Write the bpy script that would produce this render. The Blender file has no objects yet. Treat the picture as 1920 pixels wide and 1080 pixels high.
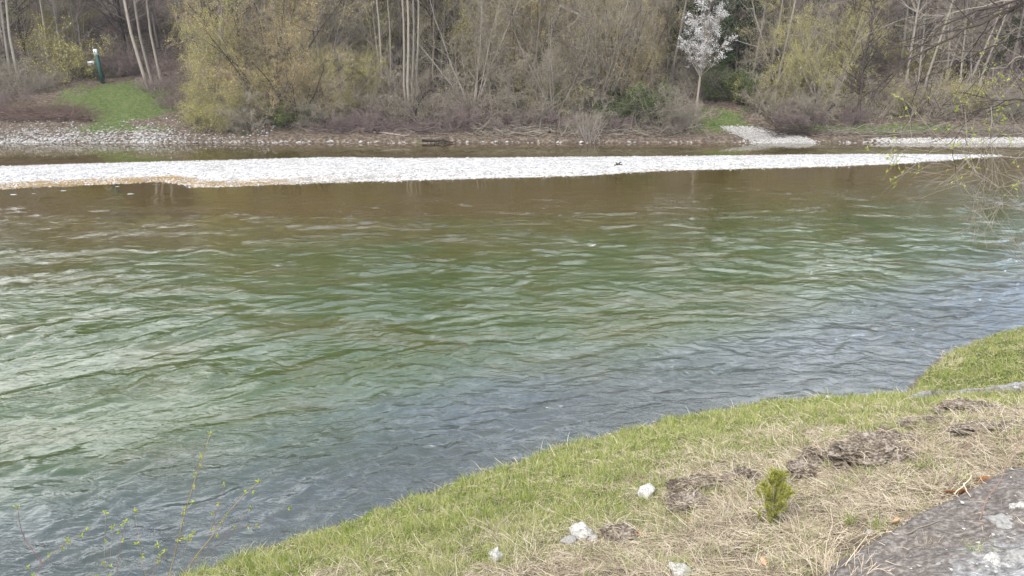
import bpy, math, random
import numpy as np
from mathutils import Vector, noise as mnoise
random.seed(7)
RS = np.random.RandomState(11)
sc = bpy.context.scene
col = sc.collection

# ------------------------------------------------------------------ camera, sky, sun, exposure
FPX, PITCH, CAMZ = 1480.0, math.radians(15.9), 5.0
cam = bpy.data.objects.new('camera', bpy.data.cameras.new('camera'))
col.objects.link(cam)
cam.location = (0, 0, CAMZ)
cam.rotation_euler = (math.pi/2 - PITCH, 0, 0)
cam.data.sensor_width = 36
cam.data.lens = 36*FPX/1920
cam.data.clip_start = 0.05
cam.data.clip_end = 2000
sc.camera = cam

SUN_EL, SUN_AZ = 50.0, -145.0          # degrees; azimuth measured from +Y towards +X
w = bpy.data.worlds.new('World'); sc.world = w; w.use_nodes = True
nt = w.node_tree; nt.nodes.clear()
out = nt.nodes.new('ShaderNodeOutputWorld'); bg = nt.nodes.new('ShaderNodeBackground')
sky = nt.nodes.new('ShaderNodeTexSky'); sky.sky_type = 'NISHITA'; sky.sun_disc = False
sky.sun_elevation = math.radians(SUN_EL); sky.sun_rotation = math.radians(SUN_AZ)
sky.air_density = 1.0; sky.dust_density = 2.0
tc = nt.nodes.new('ShaderNodeTexCoord')
cn = nt.nodes.new('ShaderNodeTexNoise'); cn.inputs['Scale'].default_value = 2.6; cn.inputs['Detail'].default_value = 6
cn.inputs['Roughness'].default_value = .55
mp = nt.nodes.new('ShaderNodeMapping'); mp.inputs['Scale'].default_value = (1, 1, 2.2)
cr = nt.nodes.new('ShaderNodeValToRGB')
cr.color_ramp.elements[0].position = .30; cr.color_ramp.elements[0].color = (.45, .45, .45, 1)
cr.color_ramp.elements[1].position = .66; cr.color_ramp.elements[1].color = (1, 1, 1, 1)
cc = nt.nodes.new('ShaderNodeValToRGB')
cc.color_ramp.elements[0].position = .40; cc.color_ramp.elements[0].color = (.40, .48, .62, 1)
cc.color_ramp.elements[1].position = .58; cc.color_ramp.elements[1].color = (1.0, 1.0, 1.0, 1)
cs = nt.nodes.new('ShaderNodeVectorMath'); cs.operation = 'SCALE'; cs.inputs['Scale'].default_value = 8.6
mx = nt.nodes.new('ShaderNodeMix'); mx.data_type = 'RGBA'
L = nt.links.new
L(tc.outputs['Generated'], mp.inputs['Vector']); L(mp.outputs[0], cn.inputs['Vector'])
sz = nt.nodes.new('ShaderNodeSeparateXYZ'); L(tc.outputs['Generated'], sz.inputs[0])
ma = nt.nodes.new('ShaderNodeMath'); ma.operation = 'MULTIPLY_ADD'; ma.inputs[1].default_value = -.08; ma.inputs[2].default_value = .04; L(sz.outputs[2], ma.inputs[0])
mb = nt.nodes.new('ShaderNodeMath'); L(ma.outputs[0], mb.inputs[0]); L(cn.outputs['Fac'], mb.inputs[1])
L(mb.outputs[0], cr.inputs[0]); L(mb.outputs[0], cc.inputs[0]); L(cc.outputs[0], cs.inputs[0])
L(cr.outputs[0], mx.inputs[0]); L(sky.outputs[0], mx.inputs[6]); L(cs.outputs[0], mx.inputs[7])
hg = nt.nodes.new('ShaderNodeMapRange'); hg.interpolation_type = 'SMOOTHSTEP'          # thin bright cloud low down, duller overhead
for k_, v_ in ((1, .25), (2, .80), (3, 1.68), (4, .94)): hg.inputs[k_].default_value = v_
L(sz.outputs[2], hg.inputs[0]); hs = nt.nodes.new('ShaderNodeVectorMath'); hs.operation = 'SCALE'; L(mx.outputs[2], hs.inputs[0]); L(hg.outputs[0], hs.inputs['Scale'])
L(hs.outputs[0], bg.inputs['Color']); bg.inputs['Strength'].default_value = 0.12
L(bg.outputs[0], out.inputs[0])

sl = bpy.data.lights.new('sun', 'SUN'); sl.energy = 2.0; sl.angle = math.radians(10); sl.color = (1, .96, .9)
so = bpy.data.objects.new('sun', sl); col.objects.link(so)
e, a = math.radians(SUN_EL), math.radians(SUN_AZ)
so.rotation_euler = Vector((math.sin(a)*math.cos(e), math.cos(a)*math.cos(e), math.sin(e))).to_track_quat('Z', 'Y').to_euler()
sc.view_settings.view_transform = 'Standard'; sc.view_settings.look = 'None'
sc.view_settings.gamma = 1; sc.view_settings.exposure = 1.72
sc.view_settings.use_curve_mapping = False
sc.cycles.max_bounces = 6; sc.cycles.diffuse_bounces = 2; sc.cycles.glossy_bounces = 2
sc.cycles.transparent_max_bounces = 6; sc.cycles.transmission_bounces = 2
sc.cycles.use_denoising = True
sc.cycles.caustics_reflective = False; sc.cycles.caustics_refractive = False

# ------------------------------------------------------------------ helpers: projection
_cp, _sp = math.cos(PITCH), math.sin(PITCH)
def ray(px, py):
    dx, dy = px-960.0, 540.0-py
    return np.array([dx, FPX*_cp + dy*_sp, -FPX*_sp + dy*_cp])
def at_z(px, py, z=0.0):
    d = ray(px, py); t = (z-CAMZ)/d[2]; return np.array([d[0]*t, d[1]*t, z])
def at_y(px, py, y):
    d = ray(px, py); t = y/d[1]; return np.array([d[0]*t, y, CAMZ + d[2]*t])

# ------------------------------------------------------------------ helpers: numpy noise
_perm = RS.permutation(512)
_grad = np.stack([np.cos(np.linspace(0, 2*np.pi, 64, endpoint=False)), np.sin(np.linspace(0, 2*np.pi, 64, endpoint=False))], 1)
def perlin(x, y, seed=0):
    x = np.asarray(x, float)+seed*17.31; y = np.asarray(y, float)+seed*9.77
    xi = np.floor(x).astype(int); yi = np.floor(y).astype(int)
    xf, yf = x-xi, y-yi
    u = xf*xf*xf*(xf*(xf*6-15)+10); v = yf*yf*yf*(yf*(yf*6-15)+10)
    def g(ix, iy, fx, fy):
        h = _perm[(ix + _perm[(iy+seed*7) & 511]) & 511] & 63
        return _grad[h, 0]*fx + _grad[h, 1]*fy
    a = g(xi, yi, xf, yf); b = g(xi+1, yi, xf-1, yf); c = g(xi, yi+1, xf, yf-1); d = g(xi+1, yi+1, xf-1, yf-1)
    return (a+(b-a)*u) + ((c+(d-c)*u)-(a+(b-a)*u))*v
def fbm(x, y, o=4, seed=0, r=.5):
    s, amp, f = 0, 1, 1
    for i in range(o):
        s = s + amp*perlin(x*f, y*f, seed+i); amp *= r; f *= 2.03
    return s
def sm(a, b, x):
    t = np.clip((np.asarray(x, float)-a)/(b-a), 0, 1); return t*t*(3-2*t)

# ------------------------------------------------------------------ helpers: meshes and objects
def tag(o, label=None, cat=None, group=None, kind=None):
    if label: o['label'] = label
    if cat: o['category'] = cat
    if group: o['group'] = group
    if kind: o['kind'] = kind
    return o
def mesh(name, V, quads=None, tris=None, mats=(), midx=None, attrs=None, smooth=False):
    me = bpy.data.meshes.new(name)
    V = np.asarray(V, np.float32).reshape(-1, 3)
    q = np.zeros((0, 4), np.int32) if quads is None else np.asarray(quads, np.int32).reshape(-1, 4)
    t = np.zeros((0, 3), np.int32) if tris is None else np.asarray(tris, np.int32).reshape(-1, 3)
    me.vertices.add(len(V)); me.vertices.foreach_set('co', V.ravel())
    loops = np.concatenate([q.ravel(), t.ravel()])
    me.loops.add(len(loops)); me.loops.foreach_set('vertex_index', loops)
    n = len(q)+len(t)
    me.polygons.add(n)
    st = np.concatenate([np.arange(len(q))*4, len(q)*4+np.arange(len(t))*3]).astype(np.int32)
    me.polygons.foreach_set('loop_start', st)
    for m in mats: me.materials.append(m)
    if midx is not None: me.polygons.foreach_set('material_index', np.asarray(midx, np.int32))
    if smooth: me.polygons.foreach_set('use_smooth', np.ones(n, bool))
    if attrs:
        for k, (dom, arr) in attrs.items():
            arr = np.asarray(arr, np.float32)
            if arr.ndim == 1:
                at = me.attributes.new(k, 'FLOAT', dom); at.data.foreach_set('value', arr)
            else:
                at = me.attributes.new(k, 'FLOAT_COLOR', dom); at.data.foreach_set('color', arr.ravel())
    me.update(calc_edges=True)
    return me
def obj(name, me, parent=None):
    o = bpy.data.objects.new(name, me); col.objects.link(o)
    if parent is not None: o.parent = parent
    return o
def empty(name, loc=(0, 0, 0), rz=0, s=1.0):
    o = bpy.data.objects.new(name, None); col.objects.link(o)
    o.location = tuple(float(v) for v in loc); o.rotation_euler = (0, 0, rz)
    o.scale = (s, s, s) if np.isscalar(s) else s
    return o
def copy_tree(o, parent=None):
    c = o.copy(); col.objects.link(c)
    if parent is not None: c.parent = parent
    for ch in list(o.children): copy_tree(ch, c)
    return c
class Geo:
    """collects tubes, leaves and ribbons into one mesh with material index and a per-face random value"""
    def __init__(s): s.V = []; s.Q = []; s.T = []; s.qm = []; s.tm = []; s.qr = []; s.tr = []; s.n = 0
    def add(s, V, Q=None, T=None, m=0, qr=None, tr=None):
        s.V.append(np.asarray(V, np.float32).reshape(-1, 3))
        if Q is not None and len(Q):
            Q = np.asarray(Q).reshape(-1, 4); s.Q.append(Q+s.n); s.qm.append(np.full(len(Q), m))
            s.qr.append(RS.rand(len(Q)) if qr is None else qr)
        if T is not None and len(T):
            T = np.asarray(T).reshape(-1, 3); s.T.append(T+s.n); s.tm.append(np.full(len(T), m))
            s.tr.append(RS.rand(len(T)) if tr is None else tr)
        s.n += len(s.V[-1])
    def build(s, name, mats, parent=None, smooth=False):
        V = np.concatenate(s.V)
        Q = np.concatenate(s.Q) if s.Q else None; T = np.concatenate(s.T) if s.T else None
        mi = np.concatenate(s.qm+s.tm); r = np.concatenate(s.qr+s.tr)
        return obj(name, mesh(name, V, Q, T, mats, mi, {'rnd': ('FACE', r)}, smooth), parent)
def unit(a): return a/np.maximum(np.linalg.norm(a, axis=-1, keepdims=True), 1e-9)
def tubes(geo, P, R, S=4, m=0):
    P = np.asarray(P, float); R = np.asarray(R, float); N, K, _ = P.shape
    T = unit(np.gradient(P, axis=1)); a = RS.randn(N, 1, 3); n1 = unit(np.cross(T, a)); n2 = np.cross(T, n1)
    th = np.arange(S)*2*np.pi/S
    V = P[:, :, None, :] + R[:, :, None, None]*(np.cos(th)[None, None, :, None]*n1[:, :, None, :] + np.sin(th)[None, None, :, None]*n2[:, :, None, :])
    idx = np.arange(N*K*S).reshape(N, K, S)
    A = idx[:, :-1, :]; B = idx[:, 1:, :]
    Q = np.stack([A, np.roll(A, -1, 2), np.roll(B, -1, 2), B], -1).reshape(-1, 4)
    r = np.repeat(RS.rand(N), (K-1)*S)
    geo.add(V, Q, m=m, qr=r)
def leaves(geo, C, size, aspect=.6, m=1, flat=0.0, r=None):
    N = len(C); u = unit(RS.randn(N, 3)); w_ = RS.randn(N, 3); w_[:, 2] += flat*3; v = unit(np.cross(u, w_))
    s_ = (size*(0.6+0.8*RS.rand(N)))[:, None]
    V = np.stack([C-u*s_, C+v*s_*aspect, C+u*s_, C-v*s_*aspect], 1)
    geo.add(V, np.arange(N*4).reshape(N, 4), m=m, qr=r)
def ribbons(geo, P, W, side, m=0, r=None):
    """P (N,K,3), W (N,) width; last point is the tip"""
    N, K, _ = P.shape
    prof = np.linspace(1, .55, K-1)
    A = P[:, :-1]-side[:, None]*W[:, None, None]*prof[None, :, None]*.5
    B = P[:, :-1]+side[:, None]*W[:, None, None]*prof[None, :, None]*.5
    V = np.concatenate([A, B, P[:, -1:]], 1); b = (np.arange(N)*(2*K-1))[:, None]
    r = RS.rand(N) if r is None else r
    Q = [np.stack([b[:, 0]+k, b[:, 0]+(K-1)+k, b[:, 0]+(K-1)+k+1, b[:, 0]+k+1], 1) for k in range(K-2)]
    T = np.stack([b[:, 0]+K-2, b[:, 0]+2*(K-1)-1, b[:, 0]+2*(K-1)], 1)
    geo.add(V, np.concatenate(Q) if Q else None, T, m=m, qr=np.tile(r, max(K-2, 0)), tr=r)
def grow(P, R, n, t=(.3, 1), ang=(35, 60), length=1.0, K=4, rr=.6, trop=0.0, wob=.15, tip=.35, falloff=.5, lv=.35):
    N, Kp, _ = P.shape
    seg = np.linalg.norm(P[:, -1]-P[:, 0], axis=1)+1e-6
    i = RS.choice(N, n, p=seg/seg.sum()); tt = t[0]+(t[1]-t[0])*RS.rand(n)
    f = tt*(Kp-1); k = np.minimum(f.astype(int), Kp-2); fr = (f-k)[:, None]
    pos = P[i, k]*(1-fr)+P[i, k+1]*fr
    T = unit(P[i, k+1]-P[i, k]); perp = unit(np.cross(T, RS.randn(n, 3)))
    an = np.radians(ang[0]+(ang[1]-ang[0])*RS.rand(n))[:, None]
    d = unit(np.cos(an)*T+np.sin(an)*perp)
    ln = length*(1-falloff*tt)*(1-lv+2*lv*RS.rand(n))
    r0 = (R[i, k]*(1-fr[:, 0])+R[i, k+1]*fr[:, 0])*rr
    out = [pos]; st = (ln/(K-1))[:, None]
    for j in range(K-1):
        d = unit(d+wob*RS.randn(n, 3)+np.array([0, 0, trop])/(K-1)); out.append(out[-1]+d*st)
    Rn = r0[:, None]*np.linspace(1, tip, K)[None]
    return np.stack(out, 1), Rn
def along(P, n, t0=.1):
    N, K, _ = P.shape; i = RS.randint(0, N, n); f = (t0+(1-t0)*RS.rand(n))*(K-1)*.999; k = f.astype(int); fr = (f-k)[:, None]
    return P[i, k]*(1-fr)+P[i, k+1]*fr

# ------------------------------------------------------------------ helpers: materials
ALB = .74
def alb(c): return tuple(x*ALB for x in c)
class M:
    def __init__(s, name):
        s.m = bpy.data.materials.new(name); s.m.use_nodes = True; s.t = s.m.node_tree; s.t.nodes.clear()
        s.o = s.t.nodes.new('ShaderNodeOutputMaterial')
    def n(s, typ, ins=None, **kw):
        nd = s.t.nodes.new(typ)
        for k, v in kw.items(): setattr(nd, k, v)
        for k, v in (ins or {}).items():
            if isinstance(v, bpy.types.NodeSocket): s.t.links.new(v, nd.inputs[k])
            else: nd.inputs[k].default_value = v
        return nd
    def pos(s, scale=(1, 1, 1)):
        g = s.n('ShaderNodeNewGeometry'); return s.n('ShaderNodeMapping', {0: g.outputs['Position'], 3: scale}).outputs[0]
    def loc(s):
        return s.n('ShaderNodeTexCoord').outputs['Object']
    def noise(s, v, scale, detail=4, rough=.55):
        return s.n('ShaderNodeTexNoise', {'Vector': v, 'Scale': scale, 'Detail': detail, 'Roughness': rough}).outputs['Fac']
    def attr(s, name, out='Fac'):
        return s.n('ShaderNodeAttribute', attribute_name=name).outputs[out]
    def ramp(s, f, stops):
        nd = s.n('ShaderNodeValToRGB', {0: f}); cr = nd.color_ramp
        while len(cr.elements) < len(stops): cr.elements.new(.5)
        for e_, (p, c) in zip(cr.elements, stops):
            e_.position = p; e_.color = (c, c, c, 1) if np.isscalar(c) else (*c, 1)
        return nd.outputs[0]
    def mix(s, f, a, b, typ='MIX'):
        nd = s.n('ShaderNodeMix', data_type='RGBA', blend_type=typ)
        for k, v in ((0, f), (6, a), (7, b)):
            if isinstance(v, bpy.types.NodeSocket): s.t.links.new(v, nd.inputs[k])
            elif k == 0: nd.inputs[k].default_value = v
            else: nd.inputs[k].default_value = (*v, 1)
        return nd.outputs[2]
    def math(s, op, a, b=0.0, clamp=False):
        return s.n('ShaderNodeMath', {0: a, 1: b}, operation=op, use_clamp=clamp).outputs[0]
    def bump(s, h, strength=.5, dist=.02, normal=None):
        ins = {'Height': h, 'Strength': strength, 'Distance': dist}
        if normal is not None: ins['Normal'] = normal
        return s.n('ShaderNodeBump', ins).outputs[0]
    def surf(s, sh): s.t.links.new(sh, s.o.inputs[0]); return s.m
    def pbr(s, color, rough=.8, normal=None, spec=.3):
        ins = {'Base Color': color if isinstance(color, bpy.types.NodeSocket) else (*color, 1), 'Roughness': rough, 'Specular IOR Level': spec}
        if normal is not None: ins['Normal'] = normal
        return s.surf(s.n('ShaderNodeBsdfPrincipled', ins).outputs[0])
def m_bark(name, c0, c1):
    m = M(name); v = m.loc(); f = m.noise(v, 3.0, 5)
    oi = m.n('ShaderNodeObjectInfo').outputs['Random']
    c0, c1 = alb(c0), alb(c1); c = m.mix(f, c0, c1); c = m.mix(m.math('MULTIPLY', oi, .45), c, tuple(x*.5 for x in c0))
    return m.surf(m.n('ShaderNodeBsdfDiffuse', {'Color': c}).outputs[0])
def m_leaf(name, stops, tr=.35):
    m = M(name); r = m.attr('rnd')
    oi = m.n('ShaderNodeObjectInfo').outputs['Random']
    big = m.noise(m.pos(), .55, 3)
    f = m.math('ADD', m.math('MULTIPLY', r, .55), m.math('ADD', m.math('MULTIPLY', oi, .15), m.math('MULTIPLY', m.math('SUBTRACT', big, .28), .8)))
    c = m.ramp(f, [(p_, alb(c_)) for p_, c_ in stops])
    d = m.n('ShaderNodeBsdfDiffuse', {'Color': c}).outputs[0]; t_ = m.n('ShaderNodeBsdfTranslucent', {'Color': c}).outputs[0]
    return m.surf(m.n('ShaderNodeMixShader', {0: tr, 1: d, 2: t_}).outputs[0])

# ------------------------------------------------------------------ terrain functions
edge_px = [(365, 1080), (455, 1046), (590, 1003), (690, 962), (800, 932), (870, 902), (960, 872), (1050, 842), (1150, 816), (1240, 792),
           (1350, 774), (1450, 759), (1550, 750), (1640, 748), (1697, 745), (1722, 705), (1752, 676), (1800, 652), (1868, 630), (1920, 614)]
E = np.array([at_z(x, y, .10)[:2] for x, y in edge_px])
E = np.concatenate([[[-60, -14], [-20, 0.5], [-8, 4.6], [-4.6, 5.9]], E, [[E[-1][0]+3, E[-1][1]+2.2], [30, 26], [80, 34]]])
def sdist(x, y):
    x = np.asarray(x, float); y = np.asarray(y, float)
    best = np.full(x.shape, 1e9)
    for (x0, y0), (x1, y1) in zip(E[:-1], E[1:]):
        dx, dy = x1-x0, y1-y0; t = np.clip(((x-x0)*dx+(y-y0)*dy)/(dx*dx+dy*dy), 0, 1)
        best = np.minimum(best, np.hypot(x-x0-t*dx, y-y0-t*dy))
    return np.where(y < np.interp(x, E[:, 0], E[:, 1]), best, -best)+.10*perlin(x*1.1, y*1.1, 201)+.05*perlin(x*3.1, y*3.1, 203)-.02
# gravel bar outline (world)
bar_far = np.array([at_z(x, y, 0)[:2] for x, y in [(-900, 345), (-300, 322), (0, 312), (240, 305), (440, 300), (620, 295), (760, 297), (920, 296), (1360, 292), (1560, 289.5), (1700, 289), (1850, 290.5)]])
bar_near = np.array([at_z(x, y, 0)[:2] for x, y in [(-900, 420), (-300, 366), (0, 353), (140, 347), (300, 340), (370, 349), (440, 348), (520, 344), (620, 341), (780, 338), (920, 334), (1080, 330), (1240, 320), (1360, 317), (1560, 312), (1700, 306), (1850, 294)]])
BAR_X1 = max(bar_far[-1][0], bar_near[-1][0])+.5
def bar_h(x, y):
    yf = np.interp(x, bar_far[:, 0], bar_far[:, 1]); yn = np.interp(x, bar_near[:, 0], bar_near[:, 1])
    wob = .5*perlin(np.asarray(x)*.5, np.asarray(y)*.5, 5)
    a = (yf-y); b = (y-yn)+wob*.35
    end = (BAR_X1-x)*.35
    d = np.minimum(np.minimum(a*.8, b), end)
    h = np.where(d > 0, .19*(1-np.exp(-d/1.5)), d*np.where(b < a, .06, .10))
    return np.clip(h + .03*fbm(np.asarray(x)*.7, np.asarray(y)*.7, 3, 2)*(d > .1), -1.3, 2)
FARY = 51.9
def far_edge(x): return FARY+.35*perlin(np.asarray(x)*.25, np.zeros_like(np.asarray(x, float)), 3)+.15*perlin(np.asarray(x)*1.1, np.zeros_like(np.asarray(x, float)), 8)
def far_h(x, y):
    x = np.asarray(x, float); y = np.asarray(y, float); d = y-far_edge(x)
    left = sm(-17, -21, x)*0+sm(-18.5, -22, x)
    h = np.where(d < 0, d*.14, 0.16*sm(0, .35, d)+.30*np.minimum(d, 11)+.16*np.clip(d-11, 0, 8)+(.23+.12*sm(15, -20, x))*np.clip(d-17, 0, 45)+.10*np.clip(d-62, 0, 400))
    pathd = np.exp(-((x-16.2)/3.0)**2)*sm(6, 1.5, d)*(d > 0)
    h = h - pathd*.35*d.clip(0, 4)*.5
    h = h + np.clip(d, 0, 3)/3*(.22*fbm(x*.35, y*.35, 4, 12)) + np.clip(d-15, 0, 10)/10*1.2*fbm(x*.07, y*.07, 3, 21)
    return np.clip(h, -1.3, 60)
def near_h(x, y):
    s = sdist(x, y)
    up = .02+.17*sm(0, .14, s)+.385*np.clip(s-.1, 0, 30)*(1-.0*s)
    h = np.where(s > 0, up, .02+.22*s)
    rough = .055*fbm(np.asarray(x)*2.1, np.asarray(y)*2.1, 4, 31)+.02*perlin(np.asarray(x)*6, np.asarray(y)*6, 37)
    h = h+rough*sm(.05, .6, s)+.05*perlin(np.asarray(x)*1.1, np.asarray(y)*1.1, 41)*sm(-.3, -1.2, s)
    h = np.where(s > 8.2, up-.385*(s-8.2)*.9, h)
    return np.clip(h, -1.4, 50)
def G(px, py):
    d = ray(px, py); lo = 1.0/d[1]; 
    ts = np.linspace(1.5, 30, 1500)/d[1]
    X = d[0]*ts; Y = d[1]*ts; Z = CAMZ+d[2]*ts; H = np.maximum(near_h(X, Y), 0.0)
    i = int(np.argmax(Z < H)); 
    return np.array([X[i], Y[i], H[i]])
def F(px, py, ymax=90):
    """point of the far bank under a pixel"""
    d = ray(px, py); ts = np.linspace(45, ymax, 1400)/d[1]
    X = d[0]*ts; Y = d[1]*ts; Z = CAMZ+d[2]*ts; H = np.maximum(far_h(X, Y), 0)
    i = int(np.argmax(Z < H)); return np.array([X[i], Y[i], H[i]])
def FX(px, y):
    """point of the far bank ground at depth y in the column of pixel px"""
    x = (px-960)/FPX*(y*_cp+ (CAMZ-2)*_sp); return np.array([x, y, float(far_h(x, y))])
def grid(xs, ys, hf, name, m, attrs=None, kind='structure'):
    X, Y = np.meshgrid(xs, ys); Z = hf(X, Y); V = np.stack([X, Y, Z], -1).reshape(-1, 3)
    nx, ny = len(xs), len(ys); idx = np.arange(nx*ny).reshape(ny, nx)
    Q = np.stack([idx[:-1, :-1], idx[:-1, 1:], idx[1:, 1:], idx[1:, :-1]], -1).reshape(-1, 4)
    at = {k: ('POINT', f(X, Y).ravel()) for k, f in (attrs or {}).items()}
    o = obj(name, mesh(name, V, Q, None, [m], None, at, True)); tag(o, kind=kind); return o

# ------------------------------------------------------------------ materials of the setting
def mat_near():
    m = M('soil_and_turf'); p = m.pos(); g = m.attr('green')
    n1 = m.noise(p, 3, 6); n2 = m.noise(p, 22, 4); n3 = m.noise(p, 90, 3)
    straw = m.ramp(n2, [(.3, (.035, .028, .02)), (.55, (.10, .08, .055)), (.75, (.19, .155, .11))])
    turf = m.ramp(n2, [(.3, (.025, .032, .012)), (.7, (.08, .09, .03))])
    f = m.math('ADD', g, m.math('MULTIPLY', m.math('SUBTRACT', n1, .5), .9), True)
    c = m.mix(f, straw, turf)
    wet = m.attr('wet'); c = m.mix(wet, c, (.085, .078, .055))
    h = m.math('ADD', n2, m.math('MULTIPLY', n3, .5))
    return m.pbr(c, .95, m.bump(h, .9, .03), .1)
def mat_bed():
    m = M('river_bed_stones'); p = m.pos(); sh = m.attr('shallow')
    v = m.n('ShaderNodeTexVoronoi', {'Vector': p, 'Scale': 2.8}); n1 = m.noise(p, .6, 5)
    cell = m.ramp(m.n('ShaderNodeSeparateColor', {0: v.outputs['Color']}).outputs[0], [(0, (.10, .095, .05)), (.6, (.20, .18, .10)), (1, (.32, .29, .19))])
    deep = m.mix(.45, m.ramp(n1, [(.3, (.05, .08, .025)), (.7, (.17, .20, .07))]), cell)
    c = m.mix(m.math('ADD', m.math('MULTIPLY', sh, .8), .2), deep, cell)
    return m.pbr(c, .9, m.bump(v.outputs['Distance'], .6, .05), .1)
def mat_gravel_bar():
    m = M('pale_river_gravel'); p = m.pos(); v = m.n('ShaderNodeTexVoronoi', {'Vector': p, 'Scale': 9.0})
    c = m.ramp(m.n('ShaderNodeSeparateColor', {0: v.outputs['Color']}).outputs[0], [(0, (.13, .128, .122)), (.4, (.26, .257, .25)), (1, (.40, .395, .385))])
    n1 = m.noise(p, 1.3, 4)
    low = m.attr('low'); f = m.math('ADD', low, m.math('MULTIPLY', m.math('SUBTRACT', n1, .5), .7), True)
    c = m.mix(m.ramp(f, [(.35, 0.0), (.6, 1.0)]), c, (.15, .105, .05))
    d = m.math('SUBTRACT', 1.0, v.outputs['Distance'])
    return m.pbr(c, .9, m.bump(d, .8, .06), .15)
def mat_far():
    m = M('far_bank_ground'); p = m.pos(); n1 = m.noise(p, .9, 6); n2 = m.noise(p, 5, 4); n3 = m.noise(p, 14, 3)
    lit = m.ramp(n2, [(.3, (.03, .022, .018)), (.5, (.07, .054, .042)), (.7, (.15, .12, .09))])
    grs = m.ramp(n2, [(.3, (.028, .045, .014)), (.5, (.055, .075, .024)), (.7, (.10, .105, .045))])
    grv = m.ramp(n3, [(.35, (.11, .10, .09)), (.5, (.22, .21, .195)), (.7, (.40, .39, .375))])
    nn = m.math('ADD', m.math('MULTIPLY', m.math('SUBTRACT', n1, .5), 1.9), m.math('MULTIPLY', m.math('SUBTRACT', n3, .5), 1.2))
    fg = m.ramp(m.math('ADD', m.attr('grass'), nn), [(.4, 0.0), (.62, 1.0)])
    fv = m.ramp(m.math('ADD', m.attr('gravel'), m.math('MULTIPLY', m.math('SUBTRACT', n2, .5), 1.6)), [(.42, 0.0), (.58, 1.0)])
    c = m.mix(fg, lit, grs); c = m.mix(fv, c, grv)
    return m.pbr(c, .95, m.bump(m.math('ADD', n2, n3), .8, .12), .1)
def mat_water():
    m = M('river_water'); p = m.pos()
    def ridge(sc_, sx, rot, dist_, det):
        g_ = m.n('ShaderNodeNewGeometry').outputs['Position']
        v_ = m.n('ShaderNodeMapping', {0: g_, 2: (0, 0, rot), 3: (sx, 1, 1)}).outputs[0]
        f_ = m.n('ShaderNodeTexNoise', {'Vector': v_, 'Scale': sc_, 'Detail': det, 'Roughness': .5, 'Distortion': dist_}).outputs['Fac']
        a_ = m.math('ABSOLUTE', m.math('MULTIPLY', m.math('SUBTRACT', f_, .5), 2.6))
        return m.math('SUBTRACT', 1.0, m.math('POWER', a_, .8), True)
    n0 = m.n('ShaderNodeTexNoise', {'Vector': m.pos((.85, 1.25, 1)), 'Scale': 2.9, 'Detail': 4, 'Roughness': .5, 'Distortion': 1.1}).outputs['Fac']
    n1 = ridge(2.4, .55, -.35, .9, 3)
    n2 = ridge(6.5, .6, -.25, .7, 3)
    pt = m.ramp(m.noise(m.pos((.5, 1, 1)), .55, 3), [(.38, .25), (.6, 1.0)])
    ch = m.attr('chop')
    h = m.math('MULTIPLY', m.math('ADD', m.math('MULTIPLY', n0, .80), m.math('MULTIPLY', pt, m.math('ADD', m.math('MULTIPLY', n1, .22), m.math('MULTIPLY', n2, .13)))), ch)
    nb = m.bump(h, 1.0, .036)
    tint = m.attr('tint', 'Color'); tur = m.attr('turbid')
    dif = m.n('ShaderNodeBsdfDiffuse', {'Color': tint}).outputs[0]
    tra = m.n('ShaderNodeBsdfTransparent', {'Color': (.70, .72, .54, 1)}).outputs[0]
    body = m.n('ShaderNodeMixShader', {0: tur, 1: tra, 2: dif}).outputs[0]
    fr = m.n('ShaderNodeFresnel', {'IOR': 1.33, 'Normal': nb}).outputs[0]
    gl = m.n('ShaderNodeBsdfGlossy', {'Color': (1, 1, 1, 1), 'Roughness': .03, 'Normal': nb}).outputs[0]
    return m.surf(m.n('ShaderNodeMixShader', {0: fr, 1: body, 2: gl}).outputs[0])

# ------------------------------------------------------------------ ground sheets
def green_amt(x, y):
    s = sdist(x, y); n = fbm(x*.9, y*.9, 4, 51)
    far = sm(5.5, 7.5, x)
    return np.clip(1.0-sm(1.0, 3.9, s+1.7*n-.2)*(1-.1*far), 0, 1)
near = grid(np.arange(-9, 19, .07), np.arange(-2.5, 21, .07), near_h, 'near_bank', mat_near(),
            {'green': green_amt, 'wet': lambda x, y: sm(.12, .0, sdist(x, y))})
def bed_h(x, y):
    s = -sdist(x, y); h = -np.clip(.22*s, 0, 1.35)
    b = bar_h(x, y); h = np.maximum(h, np.where(b < 0, b*1.0, -.06)); f = far_h(x, y)
    return np.maximum(np.maximum(h, np.where(f < 0, f, -.06)), -1.4)-.04+.05*fbm(x*.8, y*.8, 3, 61)
_v = at_z(960, 340)
grid(np.concatenate([[-260, -120, -80], np.arange(-50, 50.1, .5), [80, 120, 260]]), np.concatenate([[-40, -15], np.arange(0, 60, .35)]), lambda x, y: bed_h(x, y), 'river_bed', mat_bed(),
     {'shallow': lambda x, y: sm(-1.1, -.2, bed_h(x, y))})
grid(np.concatenate([[-120, -90, -70], np.arange(-50, BAR_X1+1.5, .22)]), np.arange(28.5, 47.5, .16), lambda x, y: bar_h(x, y), 'gravel_bar', mat_gravel_bar(),
     {'low': lambda x, y: np.maximum(sm(.03, -.03, bar_h(x, y)), sm(.16, .02, bar_h(x, y))*sm(1.0, -1.0, y-.5*(np.interp(x, bar_far[:, 0], bar_far[:, 1])+np.interp(x, bar_near[:, 0], bar_near[:, 1])))*(.25+.8*sm(-8, -14, x)))})
def ell(x, y, cx, cy, rx, ry): return np.clip(1.5-np.hypot((x-cx)/rx, (y-cy)/ry), 0, 1)
cl = F(215, 190)
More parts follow.
